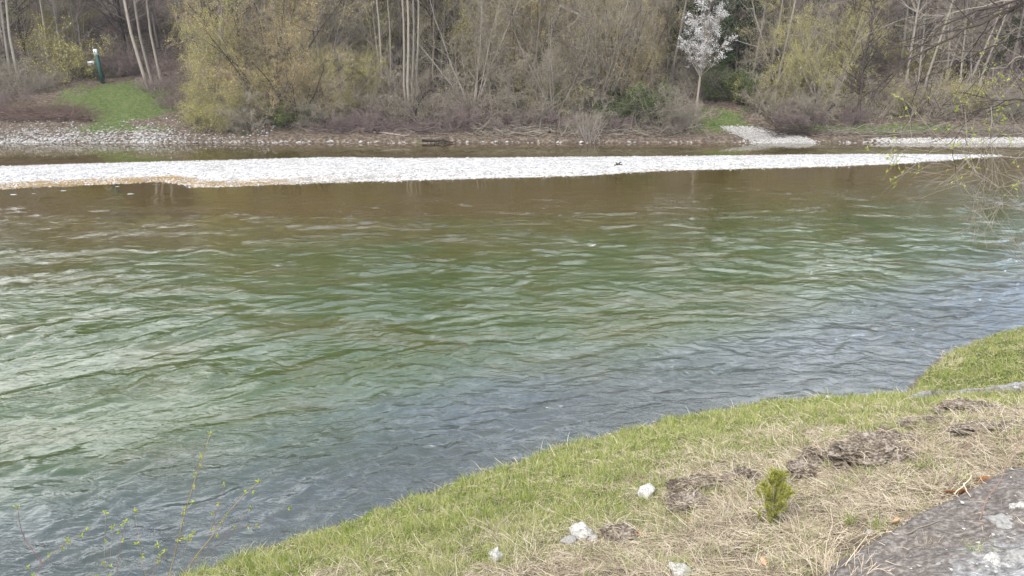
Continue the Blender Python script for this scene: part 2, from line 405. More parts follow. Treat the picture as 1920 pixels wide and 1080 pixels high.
def f_grass(x, y):
    d = y-far_edge(x)
    a = ell(x, y, -29.4, 60.2, 3.6, 3.2) + ell(x, y, -34, 57.6, 9, .7)*.5 + ell(x, y, -26.4, 57.2, 2.4, 1.5)*.9 + ell(x, y, -27.6, 55.6, 1.2, 1.5)*.8 + ell(x, y, -26.5, 53.9, 3.2, .6)*.7
    b = ell(x, y, 13.8, 55.4, 2.2, 1.7) + ell(x, y, 25, 53.9, 5, .9)
    return np.clip(a+b*.8, 0, 1)*sm(.5, 1.6, d)*.9+.14
def f_gravel(x, y):
    d = y-far_edge(x)
    strip = sm(.4, .12, d)*(.30+.3*fbm(x*.6, y*.3, 3, 6)+.35*sm(20, 26, x))
    left = sm(-20, -23, x)*sm(3.4+1.6*perlin(x*.4, x*0, 4), .6, d)*(.50+.30*fbm(x*.5, y*.9, 3, 8))
    path = np.clip(1.35-np.abs(x-(15.6+(3.2-d)*.65))/(1.25+.25*(4-d)), 0, 1)*sm(3.9, 3.0, d)
    rightb = sm(22, 25, x)*sm(.9, .25, d)*.7
    return np.clip(np.maximum.reduce([strip, left, path*1.2, rightb]), 0, 1)
far = grid(np.concatenate([[-400, -250, -160, -110, -80], np.arange(-60, 60.1, .4), [80, 110, 160, 250, 400]]),
           np.concatenate([np.arange(50.5, 60, .2), np.arange(60, 80, .6), np.arange(80, 125, 2.5), [140, 180, 260, 400]]), far_h, 'far_bank', mat_far(), {'grass': f_grass, 'gravel': f_gravel})

# ------------------------------------------------------------------ water
def water():
    nr, nc = 640, 470
    ys = 3.2*(62/3.2)**np.linspace(0, 1, nr)
    u = np.linspace(-1, 1, nc); uu = np.where(np.abs(u) < .93, u/.93, np.sign(u)*(1+((np.abs(u)-.93)/.07)**2*3.5))
    X = uu[None, :]*(.74*ys[:, None]+3.5); Y = np.repeat(ys[:, None], nc, 1)
    X = np.where(np.abs(u)[None, :] >= .999, np.sign(u)[None, :]*260, X)
    s = -sdist(X, Y)
    g = sm(17, 7, Y); vv = Y-.40*X*g; uu_ = X+.3*Y*g
    wx = uu_+1.2*fbm(uu_*.35, vv*.35, 3, 71); wy = vv+.8*fbm(uu_*.4, vv*.45, 3, 73)
    big = perlin(wx*.55, wy*1.15, 75)
    mid = fbm(wx*1.75, wy*2.45, 3, 77, .45)
    rid = 1-np.abs(perlin(wx*1.6, wy*2.9, 80))*2.2
    fine = fbm(wx*4.2, wy*7.0, 2, 83)
    # calmer water in the lee of the bar and near its edge
    yn = np.interp(X, bar_near[:, 0], bar_near[:, 1]); calm = sm(0.5, 9.0, yn-Y)
    calm = np.where(Y > yn, .03, .03+.97*calm); bankc = sm(.0, 1.6, s)*.75+.25
    A = calm*bankc
    patch = .55+.8*sm(-.25, .35, fbm(X*.11, Y*.2, 3, 91))
    clump = .35+1.1*sm(-.15, .36, fbm(wx*.42, wy*.75, 3, 93))
    clump = clump+(1.0-clump)*.6*sm(3.5, .8, s)
    Z = A*(.35+.65*patch)*(.024*big+clump*(1+.35*sm(6, 2, s))*(.040*mid+.008*rid)+(.3+.7*clump)*(.0028+.0045*sm(8, 2, s))*fine)
    bed = np.minimum(bed_h(X, Y), 0); depth = -bed
    # water tint, body colour plus painted reflections: brown over the shallows by the bar, green in the channel, blue-grey at the near edge
    n = fbm(X*.22, Y*.45, 4, 95)
    grn = np.array([.029, .051, .014]); brn = np.array([.062, .042, .014]); blu = np.array([.058, .078, .088]); olv = np.array([.046, .046, .009])
    kb = sm(19, 6.0, yn-Y+3.0*n+.12*(X+8))[..., None]; kn = sm(4.6, .6, s+1.4*n)[..., None]  # brown also paints in the wood's reflection, blue-grey the bright sky's
    ko = (sm(-.2, .5, fbm(X*.3, Y*.6, 3, 97)))[..., None]
    tint = grn*(1-ko*.6)+olv*ko*.6
    tint = tint*(1-kb)+brn*kb; tint = tint*(1-kn)+blu*kn
    tur = np.clip(.34+.34*sm(.1, .9, depth), 0, 1)
    tint = np.concatenate([tint, np.ones(tint.shape[:2]+(1,))], -1)
    idx = np.arange(nr*nc).reshape(nr, nc)
    Q = np.stack([idx[:-1, :-1], idx[:-1, 1:], idx[1:, 1:], idx[1:, :-1]], -1).reshape(-1, 4)
    chop = np.clip((.035+.965*calm**1.7)*(.6+.4*bankc)*(.35+.65*clump)*(1+.55*sm(7, 1, s))*sm(70, 12, Y), 0.02, 1.9)
    o = obj('river_water', mesh('river_water', np.stack([X, Y, Z], -1), Q, None, [mat_water()], None,
            {'tint': ('POINT', tint.reshape(-1, 4)), 'turbid': ('POINT', tur.ravel()), 'chop': ('POINT', chop.ravel())}, True))
    tag(o, kind='structure')
water()

# ------------------------------------------------------------------ stones
def stone_mesh(name, seed, mat, sub=2, rough=.25, flat=.65, freq=1.2, chunky=True):
    import bmesh
    bm = bmesh.new(); bmesh.ops.create_icosphere(bm, subdivisions=sub, radius=1)
    r = random.Random(seed); off = Vector((r.uniform(0, 50), r.uniform(0, 50), r.uniform(0, 50)))
    planes = [(Vector((r.gauss(0, 1), r.gauss(0, 1), r.gauss(0, 1))).normalized(), r.uniform(.62, .9)) for _ in range(7)]
    for v in bm.verts:
        p = v.co.copy()
        if chunky:
            for n_, d_ in planes:
                k = p.dot(n_)-d_
                if k > 0: p -= n_*k*.85
        p *= 1+rough*mnoise.noise(p*freq+off)+rough*.35*mnoise.noise(p*freq*3.1+off)
        p.z *= flat; v.co = p
    me = bpy.data.meshes.new(name); bm.to_mesh(me); bm.free(); me.materials.append(mat)
    if sub >= 3: me.polygons.foreach_set('use_smooth', np.ones(len(me.polygons), bool))
    return me
def m_stone(name, c0, c1, sc_=14, spec=.3):
    m = M(name); p = m.loc(); n1 = m.noise(p, sc_*.3, 5); n2 = m.noise(p, sc_*2, 4)
    return m.pbr(m.ramp(n1, [(.3, c0), (.7, c1)]), .85, m.bump(m.math('ADD', n1, m.math('MULTIPLY', n2, .5)), .7, .05), spec)
MS_white = m_stone('white_limestone', (.20, .185, .155), (.56, .55, .52))
MS_grey = m_stone('grey_limestone', (.11, .105, .10), (.26, .25, .235))
MS_mid = m_stone('dull_limestone', (.16, .155, .14), (.36, .35, .33))
MS_bed = m_stone('pebble_pale', (.17, .167, .16), (.42, .415, .405), 5)

# pebbles spread over the bar (nobody could count them)
def pebbles(name, C, size, mats, mi):
    N = len(C); base = np.array([[1, 0, 0], [-.5, .87, 0], [-.5, -.87, 0], [0, 0, .8], [0, 0, -.7]], float)
    R_ = RS.rand(N)*6.28; c, s_ = np.cos(R_), np.sin(R_)
    B = base[None]*(1+.35*RS.randn(N, 5, 1).clip(-1.5, 1.5))*np.stack([size*(.7+.6*RS.rand(N)), size*(.7+.6*RS.rand(N)), size*(.35+.3*RS.rand(N))], 1)[:, None]
    X = B[..., 0]*c[:, None]-B[..., 1]*s_[:, None]; Y = B[..., 0]*s_[:, None]+B[..., 1]*c[:, None]
    V = np.stack([X, Y, B[..., 2]], -1)+C[:, None]
    T = np.array([[0, 1, 3], [1, 2, 3], [2, 0, 3], [1, 0, 4], [2, 1, 4], [0, 2, 4]])
    Tt = (T[None]+(np.arange(N)*5)[:, None, None]).reshape(-1, 3)
    me = mesh(name, V, None, Tt, mats, np.repeat(mi, 6)); return obj(name, me)
m = M('pebble_ochre'); MS_ochre = m.pbr((.24, .165, .08), .8)
n = 34000; px_ = RS.uniform(-48, BAR_X1+.3, n*2); py_ = RS.uniform(29, 46, n*2); h_ = bar_h(px_, py_)
k = (h_ > -.045) & (np.abs(px_) < .70*py_+3); px_, py_, h_ = px_[k][:n], py_[k][:n], h_[k][:n]
ex = RS.uniform(-30, -5, 16000); ey = np.interp(ex, bar_near[:, 0], bar_near[:, 1])+RS.rand(16000)*1.6-.5; eh = bar_h(ex, ey); k = (eh > -.05) & (eh < .14) & (fbm(ex*.6, ey*1.2, 3, 211) > -.1)
px_, py_, h_ = np.concatenate([px_, ex[k]]), np.concatenate([py_, ey[k]]), np.concatenate([h_, eh[k]])
size = .026+.045*RS.rand(len(px_))**2.5
dark = (RS.rand(len(px_)) < .05); och = (h_ < .10) & (RS.rand(len(px_)) < .15+.4*sm(-7, -13, px_)) & (py_ < np.interp(px_, bar_far[:, 0], bar_far[:, 1])-4.5)
o = pebbles('bar_pebbles', np.stack([px_, py_, h_+size*.15], 1), size, [MS_bed, MS_grey, MS_ochre], np.where(och, 2, np.where(dark, 1, 0)))
tag(o, 'pale pebbles covering the gravel bar in mid river', 'pebbles', kind='stuff')
# scattered stones on the left beach across the river and along the far waterline
n = 4200; px_ = RS.uniform(-40, -16, n); py_ = far_edge(px_)+RS.rand(n)**1.6*3.6; h_ = far_h(px_, py_); k = f_gravel(px_, py_)+.35*RS.randn(n) > .45
k |= (RS.rand(n) < .1); px_, py_, h_ = px_[k], py_[k], h_[k]
o = pebbles('beach_pebbles', np.stack([px_, py_, h_+.02], 1), .05+.09*RS.rand(len(px_))**2, [MS_bed, MS_grey, MS_mid], np.where(fbm(px_*.45, py_*.8, 3, 221)+.12*RS.randn(len(px_)) > .12, 0, 1+(RS.rand(len(px_)) < .4)))
tag(o, 'pale and grey pebbles on the beach across the river', 'pebbles', kind='stuff')
n = 1300; px_ = RS.uniform(12.5, 20.5, n); py_ = far_edge(px_)+RS.rand(n)*3.4; k = f_gravel(px_, py_) > .5; px_, py_ = px_[k], py_[k]
o = pebbles('path_pebbles', np.stack([px_, py_, far_h(px_, py_)+.015], 1), .03+.05*RS.rand(len(px_)), [MS_mid, MS_grey], (RS.rand(len(px_)) < .35).astype(int))
tag(o, 'pale pebbles on the gravel path down to the river', 'pebbles', kind='stuff')
protos = [stone_mesh('far_stone', 100+i, MS_mid if i % 2 else MS_grey, 1, .3, .6) for i in range(6)]
xs = -17.5
while xs < 12.5:
    sz = random.uniform(.05, .10)+.12*random.random()**3; y_ = float(far_edge(xs))+random.uniform(.0, .3)
    o = obj('bank_stone', random.choice(protos)); o.location = (xs, y_, .02+sz*.25); o.scale = (sz*random.uniform(.9, 1.5), sz, sz); o.rotation_euler = (0, 0, random.uniform(0, 6))
    tag(o, 'small rough stone in the row along the far waterline below the shrubs', 'stone', 'stones along the far waterline')
    xs += sz*random.uniform(1.3, 3.0)+(random.random() < .4)*random.uniform(.4, 2.0)
for px, py, sz, lab in [(25, 364, .16, 'small pale stone breaking the shallow water at far left'), (63, 362, .10, 'tiny pale pebble in the shallows beside the gravel bar tip'),
                        (119, 357, .15, 'flat ochre stone awash just off the left end of the gravel bar'), (220, 349, .12, 'round pale stone at the ochre edge of the gravel bar'),
                        (245, 363, .17, 'low white stone awash in the shallows furthest off the bar')]:
    p = at_z(px, py, .02); o = obj('shallows_stone', protos[1]); o.location = tuple(p); o.location.z = -.01; o.scale = (sz*1.1, sz*.7, sz*.5); tag(o, lab, 'stone', 'stones in the shallows by the bar')

# ------------------------------------------------------------------ bark and leaf materials
BK_pale = m_bark('bark_pale', (.17, .15, .125), (.33, .295, .25))
BK_grey = m_bark('bark_grey', (.19, .165, .15), (.36, .32, .28))
BK_dark = m_bark('bark_dark', (.035, .028, .025), (.09, .075, .065))
TW_grey = m_bark('twig_grey', (.16, .14, .115), (.36, .32, .265))
BK_rust = m_bark('dead_twig_rust', (.06, .04, .034), (.21, .15, .13))
TW_plum = m_bark('twig_plum', (.14, .105, .10), (.28, .225, .21))
TW_olive = m_bark('twig_olive', (.20, .17, .11), (.38, .32, .22))
LF_ochre = m_leaf('buds_ochre', [(.1, (.17, .125, .075)), (.4, (.40, .30, .12)), (.65, (.60, .45, .17)), (.9, (.56, .48, .17))])
LF_yg = m_leaf('buds_yellow_green', [(.1, (.15, .14, .075)), (.45, (.38, .37, .11)), (.8, (.58, .56, .15))])
LF_olive = m_leaf('buds_olive', [(.1, (.15, .13, .085)), (.5, (.30, .265, .16)), (.85, (.42, .38, .21))])
LF_green = m_leaf('leaf_green', [(.1, (.035, .06, .02)), (.5, (.08, .12, .035)), (.9, (.17, .22, .06))])
LF_dkgrn = m_leaf('needle_dark', [(.1, (.018, .032, .016)), (.5, (.04, .065, .03)), (.9, (.08, .12, .04))], .15)
LF_plum = m_leaf('buds_plum', [(.1, (.13, .09, .08)), (.5, (.22, .16, .14)), (.9, (.32, .25, .20))])
LF_blossom = m_leaf('blossom_white', [(.1, (.40, .39, .37)), (.5, (.62, .61, .60)), (.9, (.85, .84, .83))], .3)

# ------------------------------------------------------------------ trees (prototypes are placed once, then copied)
def stems(n, h, spread, r, K=7, lean=0, wob=.05, base=.25, trop=.25):
    az = RS.rand(n)*6.28; inc = spread*np.sqrt(RS.rand(n)); d = np.stack([np.cos(az)*np.sin(inc)+lean, np.sin(az)*np.sin(inc), np.cos(inc)], 1); d = unit(d)
    p = np.stack([np.cos(az)*base*RS.rand(n), np.sin(az)*base*RS.rand(n), np.full(n, -.25)], 1)
    hh = h*(.65+.4*RS.rand(n)); hh[0] = h; o_ = [p]
    for j in range(K-1):
        d = unit(d+wob*RS.randn(n, 3)+np.array([0, 0, trop])/(K-1)); o_.append(o_[-1]+d*(hh/(K-1))[:, None])
    return np.stack(o_, 1), (r*hh/h)[:, None]*np.linspace(1, .22, K)[None]
def bare_tree(h, r, nb, bark, twig, leaf=None, nleaf=0, lean=0., low=.4, spread=.25, ns=1, lsz=.04, rise=.4):
    root = empty('bare_tree')
    P0, R0 = stems(ns, h, .05 if ns == 1 else .14, r, 9, lean, .045, .3, .12)
    g = Geo(); tubes(g, P0, R0, 6); g.build('trunk', [bark], root, True)
    g = Geo()
    P1, R1 = grow(P0, R0, nb, (low, .98), (35, 70), h*spread, 5, .42, rise, .12, .3, .45)
    P2, R2 = grow(P1, R1, nb*7, (.2, 1), (30, 60), h*spread*.42, 4, .55, rise*.5, .16, .4, .3)
    P3, R3 = grow(P2, R2, nb*26, (.2, 1), (25, 60), h*spread*.2, 3, .6, 0, .2, .5, .2)
    R1 = np.maximum(R1, .011); R2 = np.maximum(R2, .008); R3 = np.maximum(R3, .006)
    tubes(g, P1, R1, 4, 0); tubes(g, P2, R2, 3, 1); tubes(g, P3, R3, 3, 1)
    if nleaf: leaves(g, along(P3, nleaf)+RS.randn(nleaf, 3)*.05, lsz, .6, 2)
    g.build('crown', [bark, twig, leaf or twig], root)
    return root
def bushy_tree(name, h, spread, nst, n2, n3, n4, nleaf, bark, twig, leaf, lsz=.05, trop=.25, base=.5, r=.11, droop=0., lean=0.):
    root = empty(name)
    P0, R0 = stems(nst, h, spread, r, 7, lean, .07, base, trop)
    g = Geo(); tubes(g, P0, R0, 5); g.build('trunk', [bark], root, True)
    g = Geo()
    P1, R1 = grow(P0, R0, n2, (.12, 1), (35, 80), h*.34, 5, .5, .1, .2, .3, .45)
    P2, R2 = grow(P1, R1, n3, (.2, 1), (30, 75), h*.17, 4, .55, .05-droop, .28, .4, .2)
    P3, R3 = grow(P2, R2, n4, (.1, 1), (30, 75), h*.085, 3, .6, -droop, .28, .5, 0.)
    tubes(g, P1, np.maximum(R1, .012), 4, 0); tubes(g, P2, np.maximum(R2, .008), 3, 1); tubes(g, P3, np.maximum(R3, .006), 3, 1)
    if nleaf: leaves(g, along(P3, nleaf)+RS.randn(nleaf, 3)*.09, lsz, .6, 2)
    g.build('crown', [bark, twig, leaf], root)
    return root
def spruce(h, rad, nq):
    root = empty('spruce_tree')
    P0 = np.linspace([0, 0, -.2], [0, 0, h], 6)[None]; R0 = (.16*np.linspace(1, .1, 6))[None]
    g = Geo(); tubes(g, P0, R0, 6); g.build('trunk', [BK_dark], root)
    g = Geo(); nb = 170; z = h*(.06+.93*RS.rand(nb)**.9); az = RS.rand(nb)*6.28; ln = rad*(1-z/h)**.8*(.7+.45*RS.rand(nb))+.15
    t = np.linspace(0, 1, 5)[None, :, None]; d = np.stack([np.cos(az), np.sin(az), np.zeros(nb)], 1)[:, None]
    P1 = np.stack([0*z, 0*z, z], 1)[:, None]+d*ln[:, None, None]*t+np.array([0, 0, 1])*(-.38*t+.22*t**2.5)*ln[:, None, None]
    tubes(g, P1, np.full((nb, 5), .02), 3, 0)
    P2, R2 = grow(P1, np.full((nb, 5), .02), 1500, (.15, 1), (35, 60), .7, 3, .4, -.35, .1, .4, .4)
    tubes(g, P2, np.maximum(R2, .012), 3, 1)
    c = along(P2, nq, 0)+RS.randn(nq, 3)*.05; c[:, 2] -= RS.rand(nq)*.12; leaves(g, c, .085, .35, 1)
    g.build('crown', [BK_dark, LF_dkgrn], root)
    return root
used = set()
def place(proto, p, rz=None, s=1.0, label=None, cat='tree', group=None, name=None, tilt=None):
    o = proto if proto.name not in used else copy_tree(proto)
    used.add(proto.name)
    o.location = tuple(float(v) for v in p)
    o.rotation_euler = (tilt[0] if tilt else 0, tilt[1] if tilt else 0, random.uniform(0, 6.28) if rz is None else rz)
    o.scale = (s, s, s) if np.isscalar(s) else s
    if name: o.name = name
    for k_ in ('label', 'category', 'group'):
        if k_ in o: del o[k_]
    tag(o, label, cat, group); return o

bares = [bare_tree(15, .13, 42, BK_pale, TW_grey), bare_tree(17, .15, 48, BK_grey, TW_plum, LF_plum, 2500),
         bare_tree(14, .11, 40, BK_grey, TW_grey, LF_olive, 3500, low=.25), bare_tree(16, .12, 46, BK_grey, TW_plum, LF_plum, 3000, low=.15),
         bare_tree(13, .09, 44, BK_pale, TW_olive, LF_yg, 3500, low=.2), bare_tree(15, .12, 50, BK_dark, TW_plum, low=.12, spread=.3)]
poplar = bare_tree(16, .10, 30, BK_pale, TW_grey, low=.55, spread=.13, rise=1.0)
willow_o = bushy_tree('budding_willow', 11, .8, 11, 90, 760, 3600, 34000, BK_dark, TW_grey, LF_ochre, .036, trop=0.)
willow_y = bushy_tree('budding_willow', 9, .9, 11, 90, 660, 3200, 30000, BK_grey, TW_olive, LF_yg, .036, trop=0.)
willow_v = bushy_tree('budding_willow', 11, .62, 8, 90, 700, 3400, 18000, BK_grey, TW_grey, LF_olive, .034, trop=.1)
shrub_g = bushy_tree('twiggy_shrub', 3.6, 1.05, 26, 120, 600, 2200, 1500, TW_grey, TW_grey, LF_olive, .035, .1, .8, .03)
shrub_p = bushy_tree('twiggy_shrub', 3.0, 1.2, 26, 120, 600, 2000, 900, TW_plum, TW_plum, LF_plum, .035, .0, .9, .028, .25)
shrub_y = bushy_tree('twiggy_shrub', 3.4, 1.0, 24, 110, 550, 2000, 5000, TW_olive, TW_olive, LF_yg, .04, .1, .8, .028)
shrub_d = bushy_tree('evergreen_shrub', 3.2, 1.1, 16, 90, 500, 1500, 9000, TW_grey, TW_grey, LF_green, .06, .05, .7, .04)
spr = [spruce(15, 3.0, 11000), spruce(12, 2.6, 9000)]

U = random.uniform
# front row
def put(proto, px, y, s, label, cat='tree', group='trees and shrubs lining the far bank', name=None, dz=0, **k):
    p = FX(px, y); p[2] += dz; return place(proto, p, s=s, label=label, cat=cat, group=group, name=name, **k)
put(willow_o, 510, 56.8, (.80, .85, 1.0), 'largest ochre budding willow, spreading wide beside the grassy clearing')
put(willow_y, 405, 57.4, (.62, .7, 1.05), 'yellow-green budding willow right of the mown clearing')
put(willow_y, 425, 54.6, (.55, .5, .42), 'low rounded yellow-green willow skirting the shore at the clearing edge')
put(willow_o, 560, 55.4, (.6, .5, .5), 'low ochre willow bush in front of the largest willow')
put(willow_y, 640, 57.4, (.48, .5, .66), 'bright yellow-green willow left of the tall pale poplars')
put(willow_v, 590, 60.5, (.9, .9, 1.05), 'olive willow rising behind the largest ochre willow')
put(willow_v, 885, 57.5, (.75, .75, 1.0), 'grey-olive willow right of the tall pale poplars')
put(willow_o, 980, 59.5, (.65, .7, 1.15), 'ochre budding tree behind the shrubs at mid bank')
put(willow_v, 1120, 57.0, (.85, .8, 1.05), 'broad brown-olive tree left of the blossoming cherry')
put(willow_o, 1165, 58.2, (.50, .6, .95), 'orange-ochre tree nearest the left side of the white blossoming cherry')
put(willow_v, 1040, 56.0, (.5, .5, .6), 'short olive bush tree at the foot of the mid bank')
put(willow_y, 1545, 57.5, (.60, .7, 1.05), 'yellow-green budding tree right of the gravel path')
put(willow_v, 1470, 59.0, (.45, .6, .95), 'thin olive tree just right of the gravel path')
put(willow_y, 960, 62, (.8, .8, 1.3), 'tall yellow tinged tree deep behind mid bank')
# shrubs along the slope
labs = {'g': 'grey twiggy shrub', 'p': 'plum-brown twiggy shrub', 'y': 'yellow-green budding shrub', 'd': 'dark green leafy shrub'}
pr = {'g': shrub_g, 'p': shrub_p, 'y': shrub_y, 'd': shrub_d}
rows = [('y', 372, 54.9, .62, 'at the right edge of the mown clearing'), ('g', 470, 53.8, .75, 'drooping over the waterline below the largest willow'), ('y', 415, 53.8, .6, 'lowest on the slope under the left willow'),
        ('d', 545, 54.8, .62, 'in the shade of the largest willow'), ('g', 610, 55.0, .8, 'left of the fallen branches'), ('p', 640, 54.2, .55, 'low among the fallen branches'),
        ('p', 700, 54.6, .7, 'above the fallen branches'), ('g', 745, 55.8, .9, 'under the tall pale poplars'), ('g', 805, 54.8, 1.0, 'right behind the dark curved trunk'),
        ('p', 850, 54.4, .8, 'right of the dark curved trunk'), ('g', 900, 55.4, 1.05, 'below the grey-olive willow'), ('p', 945, 54.4, .65, 'by the leaning grey pole'),
        ('g', 985, 55.6, .95, 'below the mid ochre tree'), ('y', 1035, 57, .9, 'with the brightest buds at mid bank'), ('p', 1040, 54.4, .6, 'beside the short hooked trunk'),
        ('g', 1098, 54.0, .62, 'fanning up from the waterline at mid bank'), ('d', 1190, 55.4, .95, 'largest, below the orange-ochre tree'), ('d', 1150, 55.0, .55, 'smallest, left of the larger dark one'),
        ('p', 1150, 54.0, .5, 'low at the water right of the fan of stems'), ('g', 1235, 54.2, .85, 'leaning over the water left of the cherry'), ('g', 1275, 54.9, .7, 'arching beside the cherry trunk'),
        ('p', 1250, 53.6, .5, 'lowest at the water left of the cherry'), ('d', 1370, 59.5, .9, 'behind the cherry trunk above the path'), ('y', 1420, 58.2, .75, 'at the head of the gravel path'),
        ('g', 1455, 56.6, .85, 'right beside the gravel path'), ('p', 1500, 54.9, .62, 'over the brush pile'), ('g', 1530, 55.6, .85, 'below the right yellow-green tree'),
        ('p', 1580, 54.9, .62, 'left of the slanting dark trunk'), ('g', 1640, 56.2, .8, 'right of the slanting dark trunk'), ('y', 1690, 57.2, .72, 'above the small green turf patch'),
        ('g', 1745, 56.4, .85, 'around the leaning pale trunks'), ('y', 1800, 57.4, .85, 'between the leaning pale trunks and frame edge'), ('g', 1860, 56.4, .9, 'near the far right of the shore'),
        ('g', 1935, 56.0, .9, 'at the far right frame edge'), ('p', 1700, 58.5, .95, 'behind the leaning pale trunks'), ('p', 20, 58.5, .7, 'at the far left forest edge'),
        ('g', 85, 61.5, .6, 'left of the green post'), ('g', 45, 61, .8, 'beneath the far left pale trunk'), ('g', 220, 66.5, .55, 'right behind the green post'), ('p', 300, 61.0, .62, 'at the clearing beside the twin pale trunks'),
        ('p', 330, 58.0, .6, 'between clearing and left willow'), ('g', 140, 66, .9, 'behind the small white sign'), ('p', 270, 66.5, .9, 'deep behind the twin pale trunks'),
        ('g', 680, 58.5, 1.1, 'behind the bright yellow-green willow'), ('p', 760, 60.5, 1.1, 'deep behind the tall poplars'), ('g', 1300, 60.5, .9, 'deep behind the cherry')]
for k_, px, y, s, t in rows:
    put(pr[k_], px, y, s*U(.95, 1.08), labs[k_]+' '+t, 'shrub', 'shrubs on the far bank')
# pale trunks and singled-out trunks
for px, y, s, tl, t in [(48, 63.0, 1.0, .02, 'tall pale bare tree at far left, second from the frame edge'), (30, 66.0, .95, -.03, 'tall pale bare tree nearest the left frame edge'),
                        (103, 64.5, .9, .0, 'straight pale bare tree left of the small white sign'), (160, 68.5, .9, -.04, 'thin bare tree right behind the small white sign'),
                        (287, 62.0, 1.15, -.13, 'left one of the twin leaning pale trunks right of the post'), (296, 62.8, 1.0, -.09, 'right one of the twin leaning pale trunks right of the post'),
                        (312, 64.5, 1.0, -.05, 'slender pale trunk right beside the leaning twins')]:
    o = place(bares[0] if s > .95 else poplar, FX(px, y), s=s, label=t, group='pale trunks at the clearing', tilt=(0, tl), rz=0)
for i, (px, y, s, tl, t) in enumerate([(722, 58.5, 1.0, -.07, 'leftmost leaning poplar, a little apart from the pale cluster'), (738, 60.0, .9, -.05, 'thin poplar between the apart one and the cluster'), (762, 57.0, 1.05, -.035, 'first pale poplar of the tight cluster from the left'),
                        (768, 56.6, 1.1, -.02, 'second pale poplar of the tight cluster from the left'), (775, 57.2, .95, 0., 'third pale poplar of the tight cluster from the left'), (784, 58.5, 1.05, .0, 'rightmost pale poplar of the tight cluster'),
                        (815, 61, .9, -.02, 'thin poplar behind the grey-olive willow left side'), (830, 62, 1.0, .02, 'thin poplar behind the grey-olive willow middle'), (1000, 58.4, 1.0, .02, 'left poplar of the pair at mid bank'), (1010, 60, .9, .05, 'right poplar of the pair at mid bank'),
                        (1092, 58.2, 1.1, .03, 'pale poplar rising through the broad brown-olive tree'), (1258, 61.0, 1.1, .05, 'pale poplar just left of the cherry crown'), (1408, 60, 1.0, .01, 'bare poplar at the head of the gravel path'),
                        (1438, 58.4, 1.0, .0, 'white-barked trunk left of the right yellow-green tree'), (1453, 57.6, 1.15, .035, 'stout white-barked trunk inside the right yellow-green tree'), (1728, 58.5, 1.05, .09, 'leaning pale trunk, most upright of the right group'),
                        (1806, 58.8, .9, .17, 'leaning pale trunk, most slanted of the right group'), (1830, 61, .9, .12, 'leaning pale trunk at the back of the right group'), (1770, 62, .9, .06, 'thin pale trunk behind the right leaning group')]):
    place(poplar, FX(px, y), s=s, label=t, group='pale slender poplars in the wood edge', tilt=(0, tl), rz=0)
# the wood behind
MARKS = [(25, 'far left trunks'), (105, 'straight left trunk'), (185, 'green marker post'), (290, 'twin trunks'), (390, 'yellow-green left willow'), (505, 'largest ochre willow'), (655, 'bright yellow-green willow'), (775, 'pale poplar cluster'),
         (885, 'grey-olive willow'), (980, 'mid ochre tree'), (1105, 'fan of bare stems'), (1205, 'orange-ochre tree'), (1320, 'white cherry'), (1400, 'head of the gravel path'), (1480, 'brush pile'), (1550, 'right yellow-green tree'), (1620, 'slanting dark trunk'), (1740, 'leaning pale trunk'), (1860, 'overhanging branches')]
seen_l = {}
def wood_label(kind, x, y):
    px = 960+FPX*x/(y*_cp+1.0); mk = min(MARKS, key=lambda q: abs(q[0]-px)); dep = 'edge' if y < 62 else 'second row' if y < 65 else 'third row' if y < 68 else 'middle' if y < 76 else 'depth'
    off = px-mk[0]; side = 'left of ' if off < -14 else 'right of ' if off > 14 else 'behind '
    base_ = f'{kind}, {dep} of the wood, {side}{mk[1]}'; n_ = seen_l.get(base_, 0); seen_l[base_] = n_+1
    return base_
kinds = ['pale bare tree', 'plum-twigged bare tree', 'grey olive-budded tree', 'grey plum-budded tree', 'pale yellow-budded tree', 'dark-barked bare tree']
cnt = 0
for y0 in (60, 63, 66, 69.5, 73.5, 78, 84):
    wdt = .65*y0+3; stp = 2.5+.022*(y0-55)+(y0 > 72)*.3
    for x0 in np.arange(-wdt, wdt, stp):
        x, y = x0+U(-1.5, 1.5), y0+U(-1, 1)
        if -36 < x < -24 and y < 67: continue
        if 12 < x < 17.5 and y < 66: continue
        if random.random() < .12: continue
        i = random.choice([0, 1, 1, 2, 3, 3, 4, 5, 5] if x < -14 or x > 20 else [0, 1, 2, 2, 3, 4, 5, 4])
        place(bares[i], (x, y, float(far_h(x, y))), s=U(.82, 1.05)*float(np.interp(x, [-30, 5, 40], [1.10, 1.02, .78])), label=wood_label(kinds[i], x, y), group='bare trees of the wood, '+kinds[i], tilt=(U(-.05, .05), U(-.07, .07)))
        cnt += 1
for i in range(75):
    y = U(61, 82); x = U(-.66*y-3, .66*y+3)
    if -35 < x < -24.5 and y < 67: continue
    if 12 < x < 16 and y < 60.5: continue
    q = random.choice('ggppy'); place(pr[q], (x, y, float(far_h(x, y))), s=U(.8, 1.5), label=wood_label(labs[q], x, y), cat='shrub', group='undergrowth of the wood, '+labs[q])
